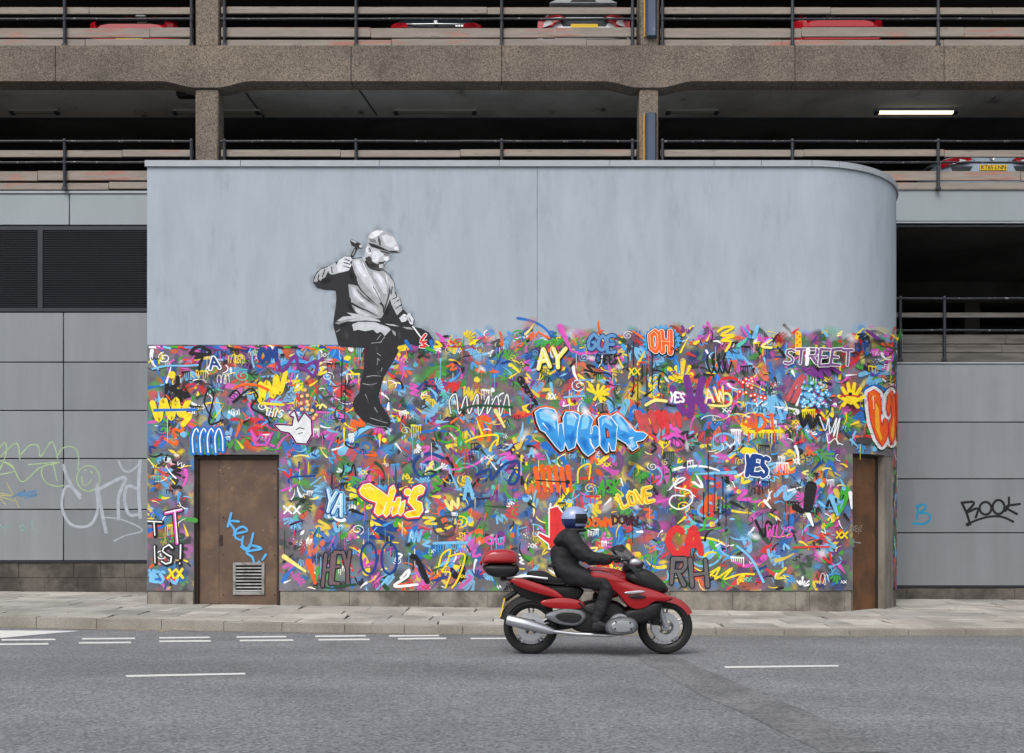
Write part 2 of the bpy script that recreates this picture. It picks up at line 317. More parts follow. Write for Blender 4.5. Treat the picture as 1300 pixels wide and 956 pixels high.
# ------------------------------------------------------------------ the mural wall
wall = thing('mural_wall', 'grey rendered wall with a rounded right end, its lower part covered in a colourful graffiti mural', 'wall', (0, DW, 0))
wall.location = (0, 0, 0)
ZT = pZ(206, DW); ZB = pZ(750, DW)
D1 = (pix_uz(246, 600)[0], pix_uz(354.5, 600)[0], pZ(577, DW))
u2a = pix_uz(1082.5, 600)[0]; u2b = pix_uz(1123, 600)[0]; DJ = (u2b, pix_uz(1133, 600)[0]); D2 = (u2a, u2b, pix_uz(1105, 576.5)[1])
us = sorted(set([UL, D1[0], D1[1], .397, .405, XC, D2[0], D2[1], DJ[1], UE, UE+.6]+[XC+(UE-XC)*i/28 for i in range(29)]))
zs = sorted([ZB, D1[2], D2[2], ZT])
b = MB(); BD = []
for i in range(len(us)-1):
    for j in range(3):
        um = (us[i]+us[i+1])/2; zm = (zs[j]+zs[j+1])/2
        if D1[0] < um < D1[1] and zm < D1[2]: continue
        if D2[0] < um < DJ[1] and zm < D2[2]: continue
        o = -.008 if .397 < um < .405 else 0
        b.add([wpt(us[i], zs[j], o), wpt(us[i+1], zs[j], o), wpt(us[i+1], zs[j+1], o), wpt(us[i], zs[j+1], o)], [(0, 1, 2, 3)], us[i] >= XC-.01)
for sgn, u in ((0, .397), (0, .405)): b.add([wpt(u, ZB), wpt(u, ZT), wpt(u, ZT, -.008), wpt(u, ZB, -.008)], [(0, 1, 2, 3)])
b.add([(UL, DW, ZB-.4), (UL, DW, ZT), (UL, DG+.2, ZT), (UL, DG+.2, ZB-.4)], [(0, 1, 2, 3)])          # return at the left end
b.add([wpt(u, ZT) for u in us]+[(UL, DG+.2, ZT)], [tuple(range(len(us)+1))])                          # top
for i in range(len(us)-1):
    um = (us[i]+us[i+1])/2
    if D1[0] < um < D1[1] or D2[0] < um < DJ[1]: continue
    b.add([wpt(us[i], ZB), wpt(us[i+1], ZB), wpt(us[i+1], ZB, -.12), wpt(us[i], ZB, -.12)], [(0, 1, 2, 3)])
# reveals of the two doorways
RV1, RV2 = .12, .13
def reveal(D, dep):
    o = []
    for u, s in ((D[0], 1), (D[1], -1)):
        b.add([wpt(u, -.3), wpt(u, D[2]), wpt(u, D[2], -dep), wpt(u, -.3, -dep)], [(0, 1, 2, 3)])
    n = 6; U = [D[0]+(D[1]-D[0])*k/n for k in range(n+1)]
    for k in range(n): b.add([wpt(U[k], D[2]), wpt(U[k+1], D[2]), wpt(U[k+1], D[2], -dep), wpt(U[k], D[2], -dep)], [(0, 1, 2, 3)])
b.build('wall_face', M['render'], wall)
b = MB(); reveal(D1, RV1+.05); reveal(D2, RV2+.05); b.build('doorway_reveal', M['reveal'], wall)
b = MB(); n = 5; U = [DJ[0]+(DJ[1]-DJ[0])*k/n for k in range(n+1)]
for k in range(n): b.add([wpt(U[k], -.3, -.012), wpt(U[k+1], -.3, -.012), wpt(U[k+1], D2[2], -.012), wpt(U[k], D2[2], -.012)], [(0, 1, 2, 3)], True)
b.add([wpt(DJ[1], -.3, -.012), wpt(DJ[1], D2[2], -.012), wpt(DJ[1], D2[2], 0), wpt(DJ[1], -.3, 0)], [(0, 1, 2, 3)])
for k in range(n): b.add([wpt(U[k], D2[2], -.012), wpt(U[k+1], D2[2], -.012), wpt(U[k+1], D2[2], 0), wpt(U[k], D2[2], 0)], [(0, 1, 2, 3)])
b.build('door_jamb', M['reveal'], wall)
# coping: lengths with open joints, following the curve
cj = [UL-.03, -4.3, -2.1, -.2, 1.55, 3.2, 3.95, 4.75, 5.2, 5.65, 6.1, 6.6, 7.2, UE+.55]
for i in range(len(cj)-1):
    n = 1 if cj[i+1] <= XC else 5
    U = [cj[i]+.004+(cj[i+1]-cj[i]-.008)*k/n for k in range(n+1)]
    z0, z1 = ZT-.075, ZT+.022; q = MB()
    for k in range(n):
        a, c = U[k], U[k+1]; sm = n > 1
        q.add([wpt(a, z0, .035), wpt(c, z0, .035), wpt(c, z1, .03), wpt(a, z1, .03)], [(0, 1, 2, 3)], sm)
        q.add([wpt(a, z1, .03), wpt(c, z1, .03), wpt(c, z1+.01, -.3), wpt(a, z1+.01, -.3)], [(0, 1, 2, 3)])
        q.add([wpt(a, z0, .035), wpt(c, z0, .035), wpt(c, z0, .0), wpt(a, z0, .0)], [(0, 1, 2, 3)])
    for a in (U[0], U[-1]): q.add([wpt(a, z0, .035), wpt(a, z1, .03), wpt(a, z1, -.1), wpt(a, z0, 0)], [(0, 1, 2, 3)])
    q.build('coping_stone', M['coping'], wall)
# plinth blocks under the mural
q = MB()
for i in range(len(us)-1):
    um = (us[i]+us[i+1])/2
    if D1[0] < um < D1[1] or D2[0] < um < DJ[1]: continue
    q.add([wpt(us[i], -.3, -.06), wpt(us[i+1], -.3, -.06), wpt(us[i+1], ZB, -.06), wpt(us[i], ZB, -.06)], [(0, 1, 2, 3)])
q.build('plinth_core', M['mortar'], wall)
def block_run(ua, ub, lengths, ztop, zbot, o, name, parent, pt, m, n=1, gap=.006):
    u = ua
    while u < ub-.05:
        w = min(rng.choice(lengths), ub-u)
        if ub-u-w < .12: w = ub-u
        a, c = u+gap/2, u+w-gap/2; oo = o+rng.uniform(-.006, .006); k = MB()
        U = [a+(c-a)*i/n for i in range(n+1)]
        for i in range(n):
            k.add([pt(U[i], zbot, oo), pt(U[i+1], zbot, oo), pt(U[i+1], ztop, oo), pt(U[i], ztop, oo)], [(0, 1, 2, 3)])
            k.add([pt(U[i], ztop, oo), pt(U[i+1], ztop, oo), pt(U[i+1], ztop, oo-.08), pt(U[i], ztop, oo-.08)], [(0, 1, 2, 3)])
        for e in (a, c): k.add([pt(e, zbot, oo), pt(e, ztop, oo), pt(e, ztop, oo-.08), pt(e, zbot, oo-.08)], [(0, 1, 2, 3)])
        k.build(name, m, parent); u += w
block_run(UL, D1[0]-.01, (.5, .38, .62), ZB-.012, -.1, -.012, 'plinth_block', wall, wpt, M['stone'])
block_run(D1[1]+.01, 1.5, (.9, 1.1, .75), ZB-.012, -.1, -.012, 'plinth_block', wall, wpt, M['stone'])
block_run(1.5, XC, (.45, .6, 1.0), ZB-.012, -.1, -.012, 'plinth_block', wall, wpt, M['stone'])
block_run(XC, D2[0]-.01, (.22, .3), ZB-.012, -.1, -.012, 'plinth_block', wall, wpt, M['stone'], 3)
block_run(DJ[1]+.01, UE+.5, (.5, .7), ZB-.012, -.1, .0, 'plinth_block', wall, wpt, M['stone'], 5)
# left door: two leaves, frame, louvred grille
def box_at(pa, pb, y0, y1): return MB().bbox(pa[0], pb[0], y0, y1, pb[1], pa[1], .004)
door = thing('service_door', '', '', (0, 0, 0)); del door['label']; del door['category']; door.parent = wall; door['label'] = 'wide rusty brown double door with a low grille and blue tag'
DD = DW+RV1; zb = pav_z(-4.4, DW)-.02
def P(x, y, D): return (pX(x, D), pZ(y, D))
f = MB(); x0, x1 = D1[0], D1[1]; zt = D1[2]
f.box(x0, x0+.05, DD-.06, DD+.03, -.2, zt-.002); f.box(x1-.05, x1, DD-.06, DD+.03, -.2, zt-.002); f.box(x0+.05, x1-.05, DD-.06, DD+.03, zt-.06, zt-.002)
f.build('door_frame', M['frame'], door)
xm = pX(276, DD)
MB().bbox(x0+.053, xm-.006, DD-.015, DD+.03, zb, zt-.065, .006).build('door_leaf', M['rust'], door)
MB().bbox(xm+.006, x1-.053, DD-.015, DD+.03, zb, zt-.065, .006).build('door_leaf', M['rust'], door, label='wide right leaf with the louvred grille')
MB().bbox(xm-.03, xm+.03, DD-.022, DD-.016, zb+.02, zt-.075, .002).build('meeting_strip', M['rust'], door)
h = MB()
for z in (.55, 1.3, 2.1): h.tube([(x0+.05, DD-.03, z), (x0+.05, DD-.03, z+.1)], .012)
h.build('hinge', M['frame'], door)
gx0, gx1 = pX(296.5, DD), pX(336.5, DD); gz0, gz1 = pZ(755, DD), pZ(714, DD)
g = MB()
g.bbox(gx0, gx0+.045, DD-.04, DD-.017, gz0, gz1, .004); g.bbox(gx1-.045, gx1, DD-.04, DD-.017, gz0, gz1, .004)
g.bbox(gx0+.045, gx1-.045, DD-.04, DD-.017, gz1-.045, gz1, .004); g.bbox(gx0+.045, gx1-.045, DD-.04, DD-.017, gz0, gz0+.05, .004)
g.build('grille', M['grille'], door)
lk = MB(); lk.bbox(xm+.04, xm+.09, DD-.024, DD-.0155, 1.15, 1.32, .003); lk.tube([(xm+.065, DD-.024, 1.26), (xm+.065, DD-.034, 1.26)], .012, 10); lk.build('lock_plate', M['frame'], door)
kp = MB(); [kp.lathe([(0, -.004), (.010, -.004), (.012, 0)], (xk, DD-.0155, zk), 'y', 8) for xk in (xm+.10, x1-.10) for zk in (.36, 1.0, 1.6, 2.3)]; kp.build('rivet', M['frame'], door, kind='stuff')
MB().box(gx0+.045, gx1-.045, DD-.019, DD-.0165, gz0+.05, gz1-.045).build('grille_backing', M['dark'], door)
for k in range(8):
    z = gz0+.058+k*(gz1-gz0-.1)/8; s_ = MB(); xa, xb = gx0+.045, gx1-.045
    s_.add([(xa, DD-.036, z), (xb, DD-.036, z), (xb, DD-.026, z+.019), (xa, DD-.026, z+.019), (xa, DD-.034, z-.003), (xb, DD-.034, z-.003), (xb, DD-.024, z+.016), (xa, DD-.024, z+.016)], [(0, 1, 2, 3), (4, 5, 6, 7), (0, 1, 5, 4), (3, 2, 6, 7)])
    s_.build('slat', M['grille'], door)
# right door, set flat in the curve
door2 = thing('service_door', '', '', (0, 0, 0)); del door2['label']; del door2['category']; door2.parent = wall; door2['label'] = 'narrow rusty brown door recessed in the curved end'
A2 = Vector(wpt(D2[0], 0, -.05)); B2 = Vector(wpt(D2[1], 0, -RV2)); t2 = (B2-A2).normalized(); n2 = Vector((t2.y, -t2.x, 0)); L2 = (B2-A2).length
if n2.y > 0: n2 = -n2
def dpt(a, z, o=0): q = A2+t2*a+n2*o; return (q.x, q.y, z)
def dbox(a0, a1, z0, z1, o0, o1):
    return MB().add([dpt(a, z, o) for a in (a0, a1) for o in (o0, o1) for z in (z0, z1)], [(0, 1, 3, 2), (4, 6, 7, 5), (0, 4, 5, 1), (2, 3, 7, 6), (0, 2, 6, 4), (1, 5, 7, 3)])
dbox(.03, L2-.05, .06, D2[2]-.05, -.04, 0).build('door_leaf', M['rust2'], door2)
fr = dbox(-.02, .028, -.1, D2[2], -.08, .02); fr2 = dbox(L2-.048, L2+.02, -.1, D2[2], -.08, .02); fr.add(fr2.v, fr2.f); fr2 = dbox(.028, L2-.048, D2[2]-.045, D2[2], -.08, .02); fr.add(fr2.v, fr2.f)
fr.build('door_frame', M['frame'], door2)
for z in (.5, 1.3, 2.1): dbox(L2-.075, L2-.03, z, z+.12, .001, .018).build('hinge', M['frame'], door2)
hd = dbox(.05, .09, 1.12, 1.26, .001, .012); hd.tube([dpt(.07, 1.2, .01), dpt(.07, 1.2, .06), dpt(.19, 1.19, .06)], .011); hd.build('handle', M['steel'], door2)
# ------------------------------------------------------------------ car park building
cp = thing('car_park', 'multi-storey concrete car park with open decks behind and above the mural wall', 'car park')
XL, XR, YB = -22, 22, 33
Z0, Z1, Z2 = 4.50, 7.67, 10.31; Z3 = 13.2
def slab(z, th, edge, name='deck_slab'):
    MB().box(XL, XR, DG+.25, YB, z-th, z-.004).build(name, M['deck'], cp)
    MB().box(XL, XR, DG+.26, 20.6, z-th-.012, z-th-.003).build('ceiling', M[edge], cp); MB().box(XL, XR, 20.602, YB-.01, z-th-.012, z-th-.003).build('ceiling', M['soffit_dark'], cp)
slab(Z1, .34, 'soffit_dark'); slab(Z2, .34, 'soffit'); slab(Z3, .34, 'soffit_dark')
MB().box(XL, XR, DG+.3, YB, Z0-.4, Z0).build('deck_slab', M['deck'], cp)
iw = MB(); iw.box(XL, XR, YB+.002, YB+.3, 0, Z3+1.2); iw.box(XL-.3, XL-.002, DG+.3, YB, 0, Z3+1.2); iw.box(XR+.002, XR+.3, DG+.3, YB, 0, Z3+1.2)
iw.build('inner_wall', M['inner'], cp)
MB().box(XL, XR, DG+.02, YB, Z3+.9, Z3+1.2).build('roof_slab', M['deck'], cp)
# downstand beams and pillars inside
for z in (Z2, Z1, Z3):
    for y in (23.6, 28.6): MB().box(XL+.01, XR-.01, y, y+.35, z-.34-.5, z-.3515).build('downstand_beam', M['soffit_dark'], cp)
for xp in (264, 823, -300, 1400):
    for y in (23.62, 28.62):
        xx = pX(xp, DG)
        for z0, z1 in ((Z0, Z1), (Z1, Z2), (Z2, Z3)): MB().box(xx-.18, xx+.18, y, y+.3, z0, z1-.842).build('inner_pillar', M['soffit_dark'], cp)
# edge beams with flared haunches at the columns, in lengths with open joints
cols = [pX(x, DG) for x in (-295, 264, 823, 1382)]
def beam(zt, zb_, zh):
    joints = [XL]+[pX(x, DG) for x in (-120, 74, 447, 637, 1007, 1195, 1560)]+[XR]
    def zlow(x):
        dd = min(abs(x-c) for c in cols); k = min(max((dd-.2)/.62, 0), 1); k = k*k*(3-2*k); return zh+(zb_-zh)*k
    for i in range(len(joints)-1):
        a, c = joints[i]+.007, joints[i+1]-.007; n = max(2, int((c-a)/.1)); X = [a+(c-a)*k/n for k in range(n+1)]; q = MB()
        y0, y1 = DG-.12, DG+.246
        for k in range(n):
            u, w = X[k], X[k+1]; zu, zw = zlow(u), zlow(w)
            q.add([(u, y0, zu), (w, y0, zw), (w, y0, zt), (u, y0, zt)], [(0, 1, 2, 3)]); q.add([(u, y1, zu), (w, y1, zw), (w, y1, zt), (u, y1, zt)], [(0, 1, 2, 3)])
            q.add([(u, y0, zt), (w, y0, zt), (w, y1, zt), (u, y1, zt)], [(0, 1, 2, 3)]); q.add([(u, y0, zu), (w, y0, zw), (w, y1, zw), (u, y1, zu)], [(0, 1, 2, 3)])
        for e in (a, c): q.add([(e, y0, zlow(e)), (e, y0, zt), (e, y1, zt), (e, y1, zlow(e))], [(0, 1, 2, 3)])
        q.build('edge_beam', M['agg'], cp)
    MB().box(XL, XR, DG-.09, DG+.2, zb_+.05, zt-.05).build('beam_core', M['mortar'], cp)
beam(Z2, pZ(103, DG-.12), pZ(111, DG-.12)); beam(Z3, Z3-.62, Z3-.74)
for c, (p0, p1) in zip(cols[0:], ((-310, -282), (249.5, 278.5), (811, 835), (1368, 1396))):
    x0, x1 = pX(p0, DG), pX(p1, DG)
    MB().bbox(x0, x1, DG-.08, DG+.3, Z1-.1, pZ(111, DG-.12)-.004, .025).build('column', M['agg'], cp)
    MB().bbox(x0, x1+.02, DG-.08, DG+.3, Z2+.004, Z3-.745, .025).build('column', M['agg'], cp)
# left: lintel panels, louvre, cladding panels, plinth
def panel(x0, x1, ytop, ybot, m, name, D=DG, gap=.009, dep=.05):
    return MB().bbox(pX(x0, D)+gap, pX(x1, D)-gap, D, D+dep, pZ(ybot, D)+gap, pZ(ytop, D)-gap, .006).build(name, m, cp)
xl_in = UL-.002; XP = 650+xl_in*F/DG   # pixel column of the wall's left end at the car park front
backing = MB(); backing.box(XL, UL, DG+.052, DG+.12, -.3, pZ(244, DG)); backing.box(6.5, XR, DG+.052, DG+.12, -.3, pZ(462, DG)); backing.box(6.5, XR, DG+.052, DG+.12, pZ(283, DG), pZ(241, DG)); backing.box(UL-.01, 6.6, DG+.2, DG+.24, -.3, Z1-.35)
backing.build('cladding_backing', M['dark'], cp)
edges = [-560, -400, -240, -80, 88, XP+30]
for i in range(5): panel(edges[i], edges[i+1], 246, 286, M['lintel'], 'lintel_panel')
cap_ = MB(); cap_.bbox(XL, UL+.3, DG-.02, DG+.3, pZ(246, DG)+.002, pZ(242.6, DG), .004); cap_.build('lintel_flashing', M['coping'], cp)
cap_ = MB(); cap_.bbox(6.4, XR, DG-.02, DG+.3, pZ(242, DG)+.002, pZ(238.5, DG), .004); cap_.build('lintel_flashing', M['coping'], cp)
MB().bbox(6.4, XR, DG, DG+.05, pZ(280.5, DG), pZ(242, DG)-.002, .006).build('lintel_panel', M['lintel'], cp)
MB().bbox(6.4, XR, DG+.01, DG+.24, pZ(283, DG), pZ(280.8, DG), .004).build('lintel_flashing', M['coping'], cp)
lx = [-560, -350, -150, 51, XP+30]
for i in range(4):
    a, c = pX(lx[i], DG), pX(lx[i+1], DG); z1, z0 = pZ(287, DG), pZ(395.5, DG); lv = thing('louvre', '', ''); del lv['label']; del lv['category']; lv.parent = cp
    fb = MB(); fb.box(a, c, DG+.0, DG+.05, z1-.075, z1); fb.box(a, c, DG+.0, DG+.05, z0, z0+.06); fb.box(a, a+.045, DG+.0, DG+.05, z0+.06, z1-.075); fb.box(c-.045, c, DG+.0, DG+.05, z0+.06, z1-.075)
    fb.build('louvre_frame', M['louvre'], lv)
    sb = MB(); n = 44; h_ = (z1-z0-.135)/n
    for k in range(n):
        z = z0+.06+k*h_; sb.add([(a+.046, DG+.008, z+.002), (c-.046, DG+.008, z+.002), (c-.046, DG+.036, z+h_*.8), (a+.046, DG+.036, z+h_*.8), (a+.046, DG+.008, z+.010), (c-.046, DG+.008, z+.010)], [(0, 1, 5, 4), (4, 5, 2, 3)])
    sb.build('louvre_slat', M['louvre'], lv, kind='stuff')
rows = [396.5, 459.8, 521.2, 582.2, 646.8, 712]
for i in range(5):
    e = [-560, -400, -240, -80, 80.5, XP+30]
    for j in range(5): panel(e[j], e[j+1], rows[i], rows[i+1], M[rng.choice(('clad', 'clad', 'clad_b', 'clad_c'))], 'cladding_panel')
MB().bbox(XL, UL+.3, DG+.005, DG+.05, pZ(714.6, DG), pZ(712.2, DG), .003).build('cladding_trim', M['louvre'], cp)
fl = lambda u, z, o=0: (u, DG-o, z)
zc = [pZ(714.8, DG), pZ(733.5, DG), -.2]
block_run(pX(-300, DG), UL+.3, (.5, .58, .44), zc[0]-.004, zc[1]+.004, -.02, 'plinth_block', cp, fl, M['stone_dark'])
block_run(pX(-300, DG), UL+.3, (.9, .62, 1.0), zc[1]-.004, zc[2], -.012, 'plinth_block', cp, fl, M['stone_dark'])
# right: cladding, plinth
rows = [462, 536, 608, 676.5, 744]
for i in range(4): panel(1130, 1560, rows[i], rows[i+1], M[rng.choice(('clad', 'clad', 'clad_b', 'clad_c'))], 'cladding_panel')
MB().bbox(6.4, XR, DG-.015, DG+.3, pZ(462, DG)+.002, pZ(459.8, DG), .004).build('cladding_flashing', M['coping'], cp)
MB().bbox(6.4, XR, DG+.005, DG+.05, pZ(746.4, DG), pZ(744, DG), .003).build('cladding_trim', M['louvre'], cp)
block_run(6.6, pX(1560, DG), (.9, .7, 1.1), pZ(746.8, DG), -.2, -.015, 'plinth_block', cp, fl, M['stone_dark'])
# conduits and surface-mounted things on the soffit of the first deck
zs_ = Z2-.34-.012
for y in (20.6,):
    MB().tube([(XL, y, zs_-.02), (XR, y, zs_-.02)], .02, 6).build('conduit', M['post'], cp)
for pts in ([(312, 117), (338, 152), (400, 240)], [(455, 112), (478, 145), (500, 175)]):
    P3 = [Vector(((x-650)*(zs_-EYE)/(HORIZON-y), (zs_-EYE)*F/(HORIZON-y), zs_-.015)) for x, y in pts[:2]]
    MB().tube(P3, .012, 6).build('conduit', M['post'], cp)
def lamp(xa, xb, yy, lit, label, z=zs_, D=20.2):
    x0, x1 = pX(xa, D), pX(xb, D); t = thing('strip_light', label, 'ceiling light', ((x0+x1)/2, D, z), 'strip lights under the car park decks')
    w = (x1-x0)/2
    MB().bbox(-w, w, -.06, .06, -.05, -.002, .008).build('housing', M['coping' if lit else 'soffit'], t)
    if lit:
        m = bpy.data.materials.new('lit_diffuser'); m.use_nodes = True; b_ = m.node_tree.nodes['Principled BSDF']
        b_.inputs['Emission Color'].default_value = (1, .88, .64, 1); b_.inputs['Emission Strength'].default_value = 1.7
    else: m = mat('unlit_diffuser', lin((120, 118, 112)), .4, .1, 5)
    q = MB(); n = 8
    prof = [(.052*math.cos(math.pi*k/n), -.05-.045*math.sin(math.pi*k/n)) for k in range(n+1)]
    v = [(s*(w-.09), y, zz) for s in (-1, 1) for y, zz in prof]; q.add(v, [(k, k+1, n+2+k, n+1+k) for k in range(n)], True); q.add(v, [tuple(range(n+1)), tuple(range(n+1, 2*n+2))])
    q.build('diffuser', m, t)
    e = MB()
    for s in (-1, 1): e.bbox(s*w-.045-(.045 if s > 0 else -.045), s*w+.045-(.045 if s > 0 else -.045), -.056, .056, -.1, -.052, .01)
    e.build('end_cap', M['trim'], t)
lamp(1110, 1215, 141, True, 'lit fluorescent strip light glowing warm white on the concrete soffit')
lamp(13, 75, 152, False, 'unlit strip light at the far left under the middle deck'); lamp(220, 330, 152, False, 'unlit strip light behind the left concrete column')
lamp(500, 605, 152, False, 'unlit strip light under the middle of the concrete beam'); lamp(845, 912, 152, False, 'unlit strip light right of the column with the blue cable cover')
t = thing('floodlight', 'small dark box floodlight under the beam beside the left concrete column', 'floodlight', (pX(236, 18.75), 18.75, pZ(119, 18.75)))
MB().bbox(-.16, .16, -.09, .09, -.07, .07, .012).build('housing', M['blackp'], t); MB().bbox(-.13, .13, -.098, -.092, -.05, .05, .002).build('lens', M['glass'], t)
MB().tube([(0, 0, .068), (0, 0, .22)], .015).build('bracket', M['post'], t)
for cx, za, zb2, lab in ((825.5, Z1-.1, pZ(148, DG), 'dull blue metal cable cover on the right column below the beam'), (826, Z2+.16, Z3-.8, 'dull blue metal cable cover on the right column above the beam')):
    t = thing('cable_cover', lab, 'cable cover', (pX(cx, DG), DG-.08, za), 'cable covers on the column')
    h_ = zb2-za
    MB().prism([(-.095, -.002), (-.095, -.06), (-.06, -.1), (.06, -.1), (.095, -.06), (.095, -.002)], lambda a, b_, d: (a, b_, d), 0, h_).build('cover', mat('blue_cover_paint', lin((66, 80, 100)), .55, .2, 3, rgb2=lin((120, 128, 136)), scale2=6, thr=(.62, .7), stretch=(1, 1, .3)), t)
    MB().tube([(-.125, -.02, 0), (-.125, -.02, h_-.03), (-.11, -.02, h_)], .018, 6).build('cable', mat('yellow_cable', lin((176, 132, 50)), .6, .1, 6), t)
# ------------------------------------------------------------------ railings, one per bay
PLW = lambda i: M['wood_white'] if i else M['wood']
def railing(x0, x1, zf, posts, planks, tubes, label, D=DG-.07, white=None, wood='wood'):
    t = thing('railing', label, 'railing', (x0, D, zf), 'timber and steel railings of the car park decks')
    for xp in posts:
        a = pX(xp, D)-x0; q = MB(); q.tube([(a, 0, 0), (a, 0, tubes[-1]+.01)], .03, 8); q.lathe([(0, tubes[-1]+.05), (.028, tubes[-1]+.04), (.036, tubes[-1]+.02), (.036, tubes[-1]-.02), (.03, tubes[-1]-.03)], (a, 0, 0), 'z', 10)
        q.box(a-.04, a+.04, -.03, .02, 0, .05)
        for z in tubes[:-1]: q.lathe([(.03, z-.04), (.04, z-.03), (.04, z+.03), (.03, z+.04)], (a, 0, 0), 'z', 10)
        q.build('post', M['post'], t)
    for z in tubes:
        n = int((x1-x0)/.5); MB().tube([(k*(x1-x0)/n, 0, z+.003*math.sin(k*1.7+z*5)) for k in range(n+1)], .021, 8).build('rail', M['tube'], t)
    for i, (za, zb2) in enumerate(planks):
        x = .0; L = x1-x0
        while x < L-.01:
            w = min(rng.uniform(2.2, 3.6), L-x)
            if L-x-w < .5: w = L-x
            dz = rng.uniform(-.012, .012); m = M['wood_white'] if white == i and x < 2.5 else M[wood]
            MB().bbox(x+.003, x+w-.003, .034+rng.uniform(0, .008), .08, za+dz, zb2+dz, .006).build('plank', m, t); x += w
    return t
PL = [(.03, .155), (.195, .37), (.63, .755)]; TB = [.51, .90]
pxb = {0: (-281, 246), 1: (281, 808), 2: (838, 1366)}
pposts = {0: (-277, -93, 82, 243), 1: (285, 452, 637, 803), 2: (841, 1006, 1191, 1362)}
nm = ['left of the left column', 'between the two concrete columns', 'right of the right column']
for i in range(3):
    a, c = pX(pxb[i][0], DG), pX(pxb[i][1], DG)
    railing(a, c, Z2, pposts[i], PL, TB, 'weathered timber and black steel railing of the upper deck '+nm[i], white=1 if i == 0 else None)
    railing(a, c, Z1, pposts[i], PL, TB, 'weathered timber and black steel railing of the middle deck '+nm[i])
railing(6.73, pX(1400, DG), Z0+.04, (1143, 1199, 1366), [(0, .16), (.18, .33), (.35, .52), (.82, .91)], [.58, 1.17], 'black steel and grey timber railing across the dark opening right of the mural wall', D=DG+.08, wood='wood_grey')
